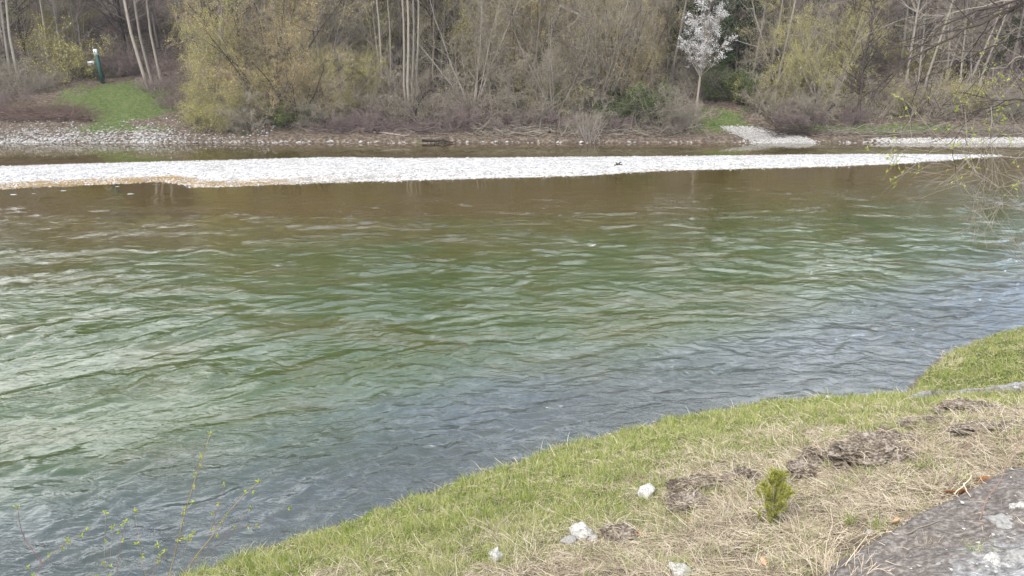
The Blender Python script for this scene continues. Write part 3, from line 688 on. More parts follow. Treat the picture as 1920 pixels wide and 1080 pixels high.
def far_woods():
    n_ = 420; y = RS.uniform(84, 104, n_); x = RS.uniform(-1, 1, n_)*(.68*y+8); z = far_h(x, y); K_ = 6; hh = RS.uniform(9, 13, n_)*np.interp(x, [-50, 10, 60], [1.1, 1, .8]); t_ = np.linspace(0, 1, K_)
    P = np.stack([x[:, None]+RS.randn(n_, 1)*.8*t_+RS.randn(n_, K_)*.12, np.repeat(y[:, None], K_, 1), (z-.3)[:, None]+hh[:, None]*t_], -1)
    g = Geo(); R_ = (.13*(.6+.6*RS.rand(n_)))[:, None]*np.linspace(1, .25, K_)[None]; tubes(g, P, R_, 4, 0)
    P1, R1 = grow(P, R_, 5200, (.2, 1), (35, 70), 2.6, 4, .4, .4, .12, .3, .4); tubes(g, P1, np.maximum(R1, .016), 3, 1)
    P2, R2 = grow(P1, R1, 26000, (.2, 1), (30, 60), 1.1, 3, .5, .2, .15, .4, .2); tubes(g, P2, np.maximum(R2, .011), 3, 1)
    o = g.build('far_woods', [BK_grey, TW_plum]); tag(o, 'far leafless wood covering the hillside as one mass', 'wood', kind='stuff')
far_woods()
def clearing_grass():
    n_ = 60000; x = RS.uniform(-45, 34, n_); y = RS.uniform(52.5, 66, n_); k_ = RS.rand(n_) < (f_grass(x, y)-.12+.35*fbm(x*1.2, y*1.2, 3, 141))*1.2; x, y = x[k_], y[k_]; n_ = len(x)
    C = np.stack([x, y, far_h(x, y)-.01], 1); az = RS.rand(n_)*6.28; d = unit(np.stack([np.cos(az)*.5, np.sin(az)*.5, np.ones(n_)], 1)); L_ = (.07+.14*RS.rand(n_)**2)[:, None]
    P = np.stack([C, C+d*L_*.6, C+d*L_], 1); g = Geo(); ribbons(g, P, np.full(n_, .022), unit(np.cross(d, RS.randn(n_, 3)))); 
    m_ = m_leaf('clearing_grass', [(.15, (.06, .10, .02)), (.5, (.12, .17, .045)), (.9, (.24, .22, .11))], .3)
    o = g.build('clearing_grass', [m_]); tag(o, 'short green grass in the clearing and patches on the far bank', 'grass', kind='stuff')
clearing_grass()
for px, y, s, t in [(1375, 62.5, .95, 'dark green spruce right behind the blossoming cherry'), (1405, 65, 1.0, 'dark green spruce right of the one behind the cherry'), (1300, 68, 1.1, 'dark spruce deep behind the left of the cherry'),
                    (1345, 72, 1.3, 'tallest dark spruce behind the cherry'), (840, 69, 1.1, 'dark spruce deep in the wood above the grey-olive willow'), (1020, 65, .75, 'dark spruce half hidden by the mid bank poplars'),
                    (700, 74, 1.0, 'dark spruce behind the leaning poplar'), (1900, 66, .9, 'dark spruce at the far right edge of the wood'), (1680, 78, 1.1, 'dark spruce deep behind the slanting dark trunk'), (60, 76, 1.0, 'dark spruce deep in the left wood'), (420, 75, 1.0, 'dark spruce behind the left willow')]:
    place(spr[random.randint(0, 1)], FX(px, y), s=s, label=t, group='spruces in the wood')
# cherry in blossom
def cherry():
    root = empty('cherry_tree'); b = FX(1303, 56.4)
    y = b[1]; pts = [b-np.array([0, 0, .2]), at_y(1306, 200, y), at_y(1312, 150, y), at_y(1318, 110, y), at_y(1322, 70, y), at_y(1328, 30, y), at_y(1332, 2, y)]
    P0 = (np.array(pts)-b)[None]; R0 = np.array([[.11, .09, .08, .065, .05, .03, .012]])
    g = Geo(); tubes(g, P0, R0, 7); g.build('trunk', [BK_pale], root, True)
    P1, R1 = grow(P0, R0, 54, (.34, 1), (38, 66), 3.1, 5, .45, .75, .1, .3, .55)
    P2, R2 = grow(P1, R1, 260, (.25, 1), (25, 55), .9, 4, .55, .3, .15, .4, .2)
    g = Geo(); tubes(g, P1, np.maximum(R1, .012), 4, 0); tubes(g, P2, np.maximum(R2, .009), 3, 0)
    cc_ = along(P2, 560, .3); n_ = 15; c = np.repeat(cc_, n_, 0)+RS.randn(560*n_, 3)*np.array([.10, .10, .07])
    leaves(g, c, .033, .8, 1)
    g.build('crown', [BK_pale, LF_blossom], root); root.location = tuple(b)
    tag(root, 'slender white blossoming cherry left of the gravel path', 'tree')
cherry()
def trunk_thing(name, pts, r, bark, label, cat, twigs=0, S=7, group=None):
    b = np.array(pts[0]); root = empty(name, b)
    P0 = (np.array(pts)-b)[None]; R0 = np.linspace(1, .45, len(pts))[None]*r
    g = Geo(); tubes(g, P0, R0, S); g.build('trunk', [bark], root, True)
    if twigs:
        P1, R1 = grow(P0, R0, twigs, (.3, 1), (30, 70), np.linalg.norm(P0[0, -1])*.35, 4, .45, .2, .15)
        P2, R2 = grow(P1, R1, twigs*6, (.2, 1), (30, 60), np.linalg.norm(P0[0, -1])*.12, 3, .6, 0, .15)
        g = Geo(); tubes(g, P1, np.maximum(R1, .012), 4); tubes(g, P2, np.maximum(R2, .008), 3); g.build('crown', [bark], root)
    tag(root, label, cat, group)
trunk_thing('curved_tree', [F(777, 229), at_y(779, 205, 54.3), at_y(786, 190, 54.3), at_y(793, 178, 54.4), at_y(806, 168, 54.4)], .13, BK_dark, 'short dark curved trunk leaning right over the fallen branches', 'tree', 14)
trunk_thing('slanting_tree', [F(1603, 240), at_y(1610, 205, 54.9), at_y(1616, 160, 55), at_y(1618, 120, 55), at_y(1632, 60, 55.2), at_y(1640, 0, 55.4)], .12, BK_dark, 'slanting black-stemmed tree between the yellow-green tree and the green turf patch', 'tree', 26)
trunk_thing('hooked_tree', [F(1030, 250), at_y(1032, 235, 54.0), at_y(1040, 228, 54.0), at_y(1049, 222, 54.2)], .09, BK_dark, 'short dark hooked stump at mid bank', 'tree stump', 6)
# fan of stems at the water
g = Geo(); b = F(1105, 262); P0, R0 = stems(34, 2.3, .75, .022, 6, 0, .09, .5, .3); tubes(g, P0, R0, 4); root = empty('stem_fan', b); o = g.build('stem', [BK_grey], root); o.name = 'stems'
tag(root, 'fan of bare purple-grey stems rising from the waterline at mid bank', 'shrub')
# fallen logs and branches
for i, (a_, b_, r_, bk, t) in enumerate([((553, 200), (640, 238), .06, BK_dark, 'dark fallen branch sloping down to the right beneath the willow'), ((672, 243), (712, 250), .10, BK_dark, 'thick dark log lying flat left of the brush'),
        ((700, 248), (770, 256), .05, BK_grey, 'grey branch lying below the flat dark log'), ((735, 235), (812, 244), .07, BK_dark, 'dark log among plum brush left of the curved trunk'), ((760, 246), (830, 252), .05, BK_pale, 'pale broken branch under the curved trunk'),
        ((792, 266), (850, 269), .09, BK_dark, 'black log lying in the water under the bank'), ((893, 234), (955, 252), .06, BK_pale, 'pale pole leaning down the slope at mid bank'), ((985, 150), (1030, 205), .06, BK_pale, 'pale leaning dead pole higher up the mid bank'),
        ((800, 236), (815, 258), .04, BK_grey, 'short grey branch propped on the waterline stones'), ((1480, 248), (1528, 258), .06, BK_dark, 'dark branch on top of the brush pile by the path')]):
    p0, p1 = F(*a_) if a_[1] > 180 else at_y(a_[0], a_[1], 56.5), F(*b_)
    p0 = p0+np.array([0, 0, r_*1.4]); p1 = p1+np.array([0, 0, r_*1.2]); t_ = np.linspace(0, 1, 7)[:, None]
    P0 = (p0+(p1-p0)*t_+RS.randn(7, 3)*.05-p0)[None]; g = Geo(); R0 = np.linspace(1, .5, 7)[None]*r_; tubes(g, P0, R0, 6)
    P1, R1 = grow(P0, R0, 7, (.3, 1), (30, 60), .9, 4, .5, .2, .15); tubes(g, P1, np.maximum(R1, .01), 4)
    o = g.build('fallen_branch', [bk]); o.location = tuple(p0); tag(o, t, 'log', 'fallen wood on the far bank')
def brush(name, px0, px1, d0, d1, n_, h, bark, label):
    g = Geo(); a_ = np.stack([RS.uniform(px0, px1, n_), RS.uniform(d0, d1, n_)], 1); P = []
    for px, d in a_:
        y = FARY+d; p = FX(px, y); dr = unit(np.array([RS.randn(), RS.randn()*.5, abs(RS.randn())*.25])); ln = RS.uniform(.5, 1.8); q = np.linspace(0, 1, 4)[:, None]
        P.append(p+np.array([0, 0, RS.rand()*h])+dr*ln*q+RS.randn(4, 3)*.06)
    P = np.array(P); tubes(g, P, np.maximum(.035*RS.rand(n_)**2, .009)[:, None]*np.linspace(1, .5, 4)[None], 4)
    o = g.build(name, [bark]); tag(o, label, 'brushwood', kind='stuff')
brush('brush_pile', 580, 870, .9, 2.6, 480, .35, TW_plum, 'tangled plum-brown brushwood around the fallen logs')
brush('brush_pile', 1455, 1535, .5, 1.6, 170, .45, BK_dark, 'heap of dark driftwood branches right of the gravel path')
brush('brush_pile', -60, 165, 3.0, 5.2, 900, .4, BK_rust, 'reddish brown brushwood strewn above the left beach')
brush('brush_pile', 880, 1290, .5, 2.2, 420, .25, TW_grey, 'grey dead twigs strewn along the middle far bank')
brush('brush_pile', 1540, 1960, .7, 2.0, 330, .2, TW_grey, 'grey dead twigs strewn along the right far bank')
# driftwood on the bar
g = Geo(); p = at_z(1160, 310, .3); P = np.array([[[-.5, 0, .02], [0, .05, .12], [.45, 0, .05]], [[-.1, 0, .05], [.15, .05, .3], [.3, .1, .38]], [[.1, 0, .08], [-.2, -.1, .2], [-.35, 0, .32]]]); tubes(g, P, np.array([[.06, .07, .03]]*3)*1.2, 5)
o = g.build('driftwood', [BK_dark]); o.scale = (.42, .42, .42); o.location = tuple(p); tag(o, 'small dark piece of driftwood on the white gravel bar', 'driftwood')

# ------------------------------------------------------------------ marker post and sign in the clearing
def box(g, c, s, m=0):
    c = np.array(c, float); s = np.array(s, float)/2
    V = np.array([[x, y, z] for x in (-1, 1) for y in (-1, 1) for z in (-1, 1)])*s+c
    g.add(V, [[0, 1, 3, 2], [4, 6, 7, 5], [0, 4, 5, 1], [2, 3, 7, 6], [0, 2, 6, 4], [1, 5, 7, 3]], m=m)
MG = M('green_painted_wood').pbr((.008, .040, .034), .7); MW = M('white_painted_sheet').pbr((.42, .45, .45), .5); MK = M('black_print').pbr((.03, .03, .03), .6)
b = F(193, 156); root = empty('marker_post', b); root.rotation_euler = (0, -.10, 0)
g = Geo(); box(g, (0, 0, 1.05), (.26, .22, 2.1)); g.build('post', [MG], root)
g = Geo(); box(g, (0, 0, 2.32), (.25, .21, .44)); pl = g.build('head_plate', [MW], root)
g = Geo(); box(g, (0, -.112, 2.36), (.035, .01, .2)); box(g, (-.055, -.112, 2.33), (.03, .01, .12)); box(g, (-.02, -.1125, 2.30), (.10, .01, .03)); g.build('numeral', [MK], pl)
g = Geo(); V = np.array([[-.13, -.11, 2.54], [.13, -.11, 2.54], [.13, .11, 2.54], [-.13, .11, 2.54], [0, 0, 2.72]]); g.add(V, None, [[0, 1, 4], [1, 2, 4], [2, 3, 4], [3, 0, 4]]); g.build('cap', [MG], root)
tag(root, 'dark green marker post with white plate near its top in the clearing', 'marker post')
b = F(176, 149); root = empty('notice_sign', b)
g = Geo(); box(g, (0, 0, .5), (.06, .06, 1.1)); g.build('pole', [MG], root)
g = Geo(); box(g, (-.03, -.04, 1.22), (.52, .03, .36)); bd = g.build('board', [MW], root)
g = Geo()
for dx, w_ in ((-.15, .08), (-.05, .07), (.04, .08), (.13, .06)): box(g, (-.03+dx, -.058, 1.24), (w_, .006, .07))
box(g, (-.03, -.058, 1.12), (.30, .006, .03)); g.build('lettering', [MK], bd)
tag(root, 'small white notice board on a thin pole left of the green marker post', 'sign')

# ------------------------------------------------------------------ foreground: weathered slabs and rock
def mat_slab(pale=0):
    m = M('weathered_concrete'); p = m.pos(); n1 = m.noise(p, 4.5, 8, .65); n2 = m.noise(p, 26, 9, .68); n3 = m.noise(p, 110, 3); v = m.attr('pale')
    dk = m.ramp(n2, [(.34, (.05, .042, .036)), (.5, (.105, .09, .078)), (.66, (.21, .19, .172))])
    pl = m.ramp(n2, [(.34, (.07, .067, .062)), (.5, (.17, .166, .16)), (.64, (.33, .325, .32))])
    f = m.ramp(m.math('ADD', v, m.math('MULTIPLY', m.math('SUBTRACT', n1, .5), 1.0)), [(.4, 0.0), (.65, 1.0)])
    c = m.mix(f, dk, pl)
    return m.pbr(c, .92, m.bump(m.math('ADD', n2, m.math('MULTIPLY', n3, .3)), .8, .02), .15)
SLAB = mat_slab()
def slab(name, pxs, width, dirv, raise_, label, thick, pale, res=.03):
    L_ = np.array([G(*p) for p in pxs]); t = np.linspace(0, 1, len(L_)); n_ = int(np.linalg.norm(L_[-1]-L_[0])/res)
    u = np.linspace(0, 1, n_); bx_ = np.stack([np.interp(u, t, L_[:, i]) for i in range(2)], 1)
    nv = int(width/res); v = np.linspace(0, width, nv); dv = unit(np.array(dirv, float))
    wob = (.05*fbm(u*n_*res*1.2, u*0, 4, 111))[:, None]
    X = bx_[:, 0][:, None]+dv[0]*(v[None]+wob); Y = bx_[:, 1][:, None]+dv[1]*(v[None]+wob)
    Zg = near_h(X, Y); rr = raise_*(sm(0, .05, v)[None]*.5+.5)
    Z = Zg+rr+.018*fbm(X*3, Y*3, 4, 113)+.02*np.abs(perlin(X*1.6, Y*9, 115))
    V = np.stack([X, Y, Z], -1).reshape(-1, 3); idx = np.arange(n_*nv).reshape(n_, nv)
    Q = np.stack([idx[:-1, :-1], idx[:-1, 1:], idx[1:, 1:], idx[1:, :-1]], -1).reshape(-1, 4)
    # skirt down into the ground
    ring = np.concatenate([idx[:, 0], idx[-1, 1:], idx[::-1, -1][1:], idx[0, ::-1][1:-1]]); low = V[ring].copy(); low[:, 2] -= thick; nb_ = len(V)
    li = nb_+np.arange(len(ring)); Q2 = np.stack([ring, np.roll(ring, -1), np.roll(li, -1), li], 1)
    V = np.concatenate([V, low]); pal = np.concatenate([pale(np.repeat(v[None], n_, 0), u[:, None]+0*v[None]).ravel(), np.full(len(ring), 0.)])
    o = obj(name, mesh(name, V, np.concatenate([Q, Q2]), None, [SLAB], None, {'pale': ('POINT', pal)}, True)); tag(o, label, 'concrete slab'); return L_
S1 = slab('concrete_slab', [(1520, 1105), (1600, 1045), (1680, 998), (1760, 955), (1820, 926), (1860, 906), (1930, 878), (2060, 820)], 1.6, (.55, -.83), .07, 'weathered grey slab at the bottom right corner with a dark edge', .3,
     lambda v, u: np.clip((v-.22)/.75, 0, 1)*.95)
S2 = slab('concrete_ledge', [(1702, 752), (1760, 746), (1820, 740), (1880, 733), (1960, 722), (2080, 706)], .28, (.1, -1), .10, 'long pale concrete ledge below the grassy spit on the right', .25, lambda v, u: .52+.25*sm(.25, .05, v)+0*u)
def crag_mesh(name, seed, mat):
    import bmesh
    bm = bmesh.new(); bmesh.ops.create_icosphere(bm, subdivisions=5, radius=1)
    r_ = random.Random(seed); off = Vector((r_.uniform(0, 50), r_.uniform(0, 50), r_.uniform(0, 50))); ax = Vector((r_.gauss(0, .4), r_.gauss(0, .4), 1)).normalized()
    for v in bm.verts:
        p = v.co.copy(); q = p+.5*mnoise.noise_vector(p*1.3+off)
        k = 1+.42*mnoise.noise(q*1.5+off)
        lay = (q.dot(ax)*3.2+off.x) % 1.0                       # bedding steps
        k += .10*(lay-.5)+.26*(.5-abs(mnoise.noise(q*3.4+off)))*.8-.10
        k += .11*mnoise.noise(q*8+off)+.05*mnoise.noise(q*19+off)
        v.co = p*k
    me = bpy.data.meshes.new(name); bm.to_mesh(me); bm.free(); me.materials.append(mat); return me
STRAW_C = []
def rock(px, py, w_px, h_px, label, seed, mat, flat=.6, cat='rock', sub=4, rough=.35, sink=.35, name='bank_rock', freq=1.4, rz=0.):
    p = G(px, py); dist = math.sqrt(p[0]**2+p[1]**2+(CAMZ-p[2])**2); s = w_px/2/FPX*dist*(.96 if name == 'white_stone' else 1)
    h_px *= .98 if name == 'white_stone' else 1
    o = obj(name, crag_mesh(name, seed, mat) if cat == 'rock' or name == 'moss_cushion' else stone_mesh(name, seed, mat, sub, rough, 1, freq)); hz = h_px/2/FPX*dist*1.15
    sink = .5 if cat == 'rock' else sink
    o.location = (p[0], p[1], p[2]+hz*(1-sink)); o.scale = (s*1.08, min(s, hz*1.6), hz); o.rotation_euler = (0, 0, rz)
    if name == 'bank_rock': STRAW_C.append((o.location.copy(), s*1.08, min(s, hz*1.6), hz))
    if name == 'moss_cushion': cat = 'moss'
    tag(o, label, cat, 'rocks set in the near bank' if cat == 'rock' else 'white stones on the near bank'); return o
def m_rock(name, c0, c1, c2):
    m = M(name); p = m.pos(); n1 = m.noise(p, 7, 6); n2 = m.noise(m.pos((1, 1, 2)), 40, 5)
    c = m.ramp(m.math('ADD', m.math('MULTIPLY', n1, .45), m.math('MULTIPLY', n2, .55)), [(.38, c0), (.5, c1), (.60, c2)])
    return m.pbr(c, .95, m.bump(m.math('ADD', n1, m.math('MULTIPLY', n2, .7)), 1, .05), .1)
RK = m_rock('mossy_rock', (.035, .027, .02), (.12, .095, .072), (.27, .235, .195))
rock(1622, 868, 130, 50, 'largest craggy grey-brown rock, edge lit grey, in the near bank', 3, RK, rz=.3)
rock(1672, 842, 80, 36, 'dark fissured rock just above the largest craggy rock', 4, RK)
rock(1528, 868, 50, 30, 'small grey pointed rock between spruce sapling and largest rock', 5, RK)
rock(1502, 892, 46, 26, 'small dark knobby rock right above the spruce sapling', 6, RK)
rock(1390, 908, 70, 30, 'dark jagged rock directly left of the spruce sapling', 7, RK)
rock(1318, 918, 110, 26, 'low flat dark rock left of the jagged one', 8, RK, rz=.1)
rock(1290, 955, 70, 34, 'brown rounded rock under matted grass below the white stone', 9, RK)
rock(1812, 775, 90, 24, 'flat grey rock close under the pale concrete ledge', 10, RK)
rock(1860, 812, 120, 20, 'long low brown rock at the right in dry grass', 12, RK)
rock(1740, 800, 80, 18, 'low brown rock half buried above the fissured rock', 13, RK)
rock(1165, 1010, 60, 26, 'brown clod of earth and dead grass left of centre bottom', 14, RK)
for px, py, w_, h_, t, sd in [(1213, 932, 32, 24, 'round white stone in dry grass left of the dark rocks', 21), (1090, 1008, 40, 26, 'angular white stone with a pointed top near the bottom edge', 22), (1068, 1020, 26, 14, 'small grey-white stone touching the pointed one', 23), (1112, 1014, 22, 10, 'tiny flat white stone right of the pointed one', 33),
                           (930, 1053, 28, 26, 'upright white stone in the grass at bottom centre', 24), (1275, 1078, 44, 18, 'white stone cut by the bottom frame edge', 25), (1912, 972, 30, 26, 'bright white stone on the slab at the right frame edge', 26),
                           (1787, 1076, 52, 18, 'pale stone at the bottom edge of the slab, leftmost', 27), (1862, 1074, 34, 34, 'pointed pale stone at the bottom edge of the slab', 28), (1902, 1068, 44, 30, 'grey-white stone in the bottom right corner', 29),
                           (1895, 1000, 56, 22, 'flat crumbling pale stone on the slab below the bright one', 30), (1552, 751, 10, 9, 'tiny white stone in grass at the water edge', 31), (1714, 751, 22, 8, 'small pale stone at the left tip of the concrete ledge', 32), (1630, 1003, 12, 7, 'white pebble beside the dark slab edge', 34),
                           (1852, 1003, 12, 9, 'small white chip left of the crumbling pale stone', 35), (1726, 1023, 14, 8, 'small grey-white chip on the middle of the slab', 36)]:
    rock(px, py, w_, h_, t, sd, MS_mid if sd in (27, 29, 30, 23) else MS_white, cat='stone', sub=3, rough=.5, sink=.3, name='white_stone', rz=sd*.7)

# ------------------------------------------------------------------ foreground grass (nobody could count it)
def in_view(x, y, z, mg=120):
    yy = y*_cp-(z-CAMZ)*_sp; zz = y*_sp+(z-CAMZ)*_cp
    px = 960+FPX*x/yy; py = 540-FPX*zz/yy
    return (px > -mg) & (px < 1920+mg) & (py < 1080+mg) & (py > 0), px, py
def on_slab(x, y):
    a_ = S1; yl = np.interp(x, a_[:, 0], a_[:, 1]); k1 = (y < yl-.03) & (x > a_[0, 0])
    b_ = S2; yl = np.interp(x, b_[:, 0], b_[:, 1]); k2 = (y < yl-.0) & (y > yl-.30) & (x > b_[0, 0])
    return k1 | k2
def m_grass(name, stops, tr=.3):
    m = M(name); r = m.attr('rnd'); big = m.noise(m.pos(), 2.2, 4)
    c = m.ramp(m.math('ADD', m.math('MULTIPLY', r, .7), m.math('MULTIPLY', big, .4)), [(p_, alb(c_)) for p_, c_ in stops])
    d = m.n('ShaderNodeBsdfDiffuse', {'Color': c}).outputs[0]; t_ = m.n('ShaderNodeBsdfTranslucent', {'Color': c}).outputs[0]
    return m.surf(m.n('ShaderNodeMixShader', {0: tr, 1: d, 2: t_}).outputs[0])
GR = m_grass('grass_green', [(.15, (.08, .125, .03)), (.42, (.19, .25, .055)), (.66, (.34, .37, .11)), (.88, (.52, .48, .25))])
ST = m_grass('straw', [(.15, (.13, .10, .07)), (.4, (.31, .25, .18)), (.65, (.52, .44, .32)), (.9, (.72, .64, .50))])
def scatter(n_):
    x = RS.uniform(-5.5, 15, n_*3); y = RS.uniform(2.2, 18, n_*3); s = sdist(x, y); k_ = (s > .0)
    x, y, s = x[k_], y[k_], s[k_]; z = near_h(x, y); v, _, _ = in_view(x, y, z); v &= ~on_slab(x, y)
    # keep density per picture area roughly even
    v &= RS.rand(len(x)) < np.clip((6.0/np.hypot(x, y))**1.3, .12, 1)
    return x[v], y[v], z[v], s[v]
def blades(name, n_, mat, ln, wd, K, lie, keep, label):
    g = Geo(); xs_, got = [], 0
    while got < n_:
        x, y, z, s = scatter(n_*2); k_ = RS.rand(len(x)) < keep(x, y, s); A = np.stack([x, y, z], 1)[k_]; xs_.append(A); got += len(A)
    C = np.concatenate(xs_)[:n_]; N = len(C); az = RS.rand(N)*6.28; inc = np.clip(lie[0]+lie[1]*RS.randn(N), .02, 1.5)
    d = np.stack([np.cos(az)*np.sin(inc), np.sin(az)*np.sin(inc), np.cos(inc)], 1); L_ = ln[0]+(ln[1]-ln[0])*RS.rand(N)**1.5
    clump = .55+1.0*sm(-.25, .5, fbm(C[:, 0]*2.2, C[:, 1]*2.2, 4, 131, .7)); L_ = L_*clump
    o_ = [C-np.array([0, 0, .006])]
    for j in range(K-1):
        d = unit(d+.12*RS.randn(N, 3)+np.array([0, 0, -lie[2]])*(j+.5)/(K-1)); o_.append(o_[-1]+d*(L_/(K-1))[:, None])
    P = np.stack(o_, 1); P[:, :, 2] = np.maximum(P[:, :, 2], near_h(P[:, :, 0], P[:, :, 1])+.004+.012*RS.rand(N)[:, None]*(inc > 1)[:, None])
    P[:, 0, 2] = np.minimum(P[:, 0, 2], C[:, 2]+.01)
    side = unit(np.cross(d, unit(RS.randn(N, 3)*.6+np.array([0, -1, .8]))))
    dist = np.linalg.norm(C-np.array([0, 0, CAMZ]), axis=1)
    ribbons(g, P, (wd*(.7+.6*RS.rand(N)))*np.clip(dist/6, 1, 2), side)
    o = g.build(name, [mat]); tag(o, label, 'grass', kind='stuff')
blades('green_grass', 170000, GR, (.04, .13), .0036, 3, (.4, .32, .5), lambda x, y, s: green_amt(x, y)+.16*(fbm(x*1.5, y*1.5, 3, 161) > 0)+.04, 'fresh green grass on the near bank')
blades('dry_grass', 70000, ST, (.08, .22), .0036, 4, (1.25, .25, .35), lambda x, y, s: np.clip(1.12-green_amt(x, y), .16, 1)*sm(-.45, .1, fbm(x*2.6, y*2.6, 4, 171)), 'matted dry straw coloured grass on the near bank')
blades('dry_grass_standing', 22000, ST, (.05, .16), .003, 3, (.55, .35, .6), lambda x, y, s: np.clip(1.0-.8*green_amt(x, y), .18, 1)*sm(-.5, .2, fbm(x*2.1, y*2.1, 3, 181)), 'standing dead grass stalks on the near bank')
def rock_straw():
    g = Geo()
    for (c, sx, sy, sz) in STRAW_C:
        n_ = int(500*sx/.25*(.3+sy/.2)); a_ = RS.rand(n_)*6.28; q = np.sqrt(RS.rand(n_))*1.15; C = np.stack([c.x+np.cos(a_)*q*sx, c.y+np.sin(a_)*q*sy, c.z+sz*np.sqrt(np.clip(1-(q/1.15)**2, 0, 1))*.95-.01+0*q], 1)
        k_ = fbm(C[:, 0]*5, C[:, 1]*5, 3, 151) > .12; C = C[k_]; n_ = len(C)
        C[:, 2] = np.maximum(C[:, 2], near_h(C[:, 0], C[:, 1])+.01)
        az = RS.rand(n_)*6.28; d = np.stack([np.cos(az), np.sin(az), .25+.3*RS.randn(n_)], 1); d = unit(d); L_ = (.05+.10*RS.rand(n_))[:, None]
        P = [C, C+d*L_*.35, C+d*L_*.7-np.array([0, 0, .006]), C+d*L_-np.array([0, 0, .02])]
        ribbons(g, np.stack(P, 1), np.full(n_, .004), unit(np.cross(d, RS.randn(n_, 3)*.5+np.array([0, -1, .8]))))
    tag(g.build('rock_straw', [ST]), 'dead straw matted over the rocks of the near bank', 'straw', kind='stuff')
rock_straw()
# grass over the rocks edges: a few longer tufts
def tuft(px, py, n_, ln, mat, label, lie=.45, name='grass_tuft', cat='grass tuft', wd=.004):
    p = G(px, py); g = Geo(); C = np.zeros((n_, 3)); C[:, :2] = RS.randn(n_, 2)*.03; az = RS.rand(n_)*6.28; inc = np.abs(lie*RS.randn(n_)); d = np.stack([np.cos(az)*np.sin(inc), np.sin(az)*np.sin(inc), np.cos(inc)], 1)
    o_ = [C]; L_ = ln*(.5+.6*RS.rand(n_))
    for j in range(3): d = unit(d+.08*RS.randn(n_, 3)+np.array([0, 0, -.18*(j+.5)])); o_.append(o_[-1]+d*(L_/3)[:, None])
    ribbons(g, np.stack(o_, 1), np.full(n_, wd), unit(np.cross(d, RS.randn(n_, 3)))); o = g.build(name, [mat]); o.location = tuple(p-np.array([0, 0, .01])); tag(o, label, cat, kind=None)
for i, (px, py, t) in enumerate([(1665, 745+118, 'bright green tuft beside the right end of the largest rock'), (1655, 862, 'fresh green tuft touching the fissured rock'), (1575, 862, 'deep green tuft left of the largest rock'), (1250, 796, 'tall bright green tuft poking over the water edge'),
        (1238, 1060, 'green tuft at the bottom edge right of centre'), (1272, 1068, 'narrow green tuft next to the frame bottom'), (1590, 985, 'green tuft near the slab edge'), (1650, 992, 'small green tuft touching the slab edge'), (1880, 795, 'green tuft in dry grass at far right'), (960, 1062, 'green tuft right of the upright white stone')]):
    tuft(px, py, 70, .13, GR, t)
tuft(1835, 1058, 130, .16, GR, 'grey-green grass tuft growing on the slab between the pale stones')
tuft(1740, 1045, 120, .18, ST, 'straw coloured dead tuft growing out of the slab', .8)
tuft(1880, 950, 90, .10, GR, 'short green tuft at the right frame edge on the slab', .7)
tuft(1700, 800, 90, .11, ST, 'dry tuft above the fissured rock', .6)

# grit, chips and loose straw on the slab
def slab_litter():
    n_ = 2600; x = RS.uniform(1.5, 5.2, n_); y = RS.uniform(2.4, 6.5, n_); yl = np.interp(x, S1[:, 0], S1[:, 1]); dd = yl-y; k_ = (x > S1[0, 0]+.05) & (dd > .04) & (dd < 1.7) & (RS.rand(n_) < np.clip(.12+dd*.8, 0, 1))
    x, y, dd = x[k_], y[k_], dd[k_]; sz_ = .004+.016*RS.rand(len(x))**3; C = np.stack([x, y, near_h(x, y)+.085+sz_*.2], 1)
    tag(pebbles('slab_grit', C, sz_, [MS_white, MS_grey, MS_mid], RS.randint(0, 3, len(x))), 'small pale stone chips and grit lying on the slab', 'grit', kind='stuff')
    n_ = 700; x = RS.uniform(1.5, 5.2, n_); y = RS.uniform(2.4, 6.5, n_); yl = np.interp(x, S1[:, 0], S1[:, 1]); dd = yl-y; k_ = (x > S1[0, 0]) & (dd > -.02) & (dd < 1.4) & (RS.rand(n_) < np.exp(-dd*1.6))
    C = np.stack([x, y, near_h(x, y)+.10], 1)[k_]; n_ = len(C); az = RS.rand(n_)*6.28; d = np.stack([np.cos(az), np.sin(az), .05*RS.randn(n_)], 1); L_ = (.04+.12*RS.rand(n_))[:, None]
    P = np.stack([C, C+d*L_*.4+RS.randn(n_, 3)*.005, C+d*L_*.75+np.array([0, 0, .01]), C+d*L_], 1); g = Geo(); ribbons(g, P, np.full(n_, .0035), unit(np.cross(d, RS.randn(n_, 3)*.3+np.array([0, -1, .8]))))
    tag(g.build('slab_straw', [ST]), 'loose dry straws blown over the edge of the slab', 'straw', kind='stuff')
slab_litter()
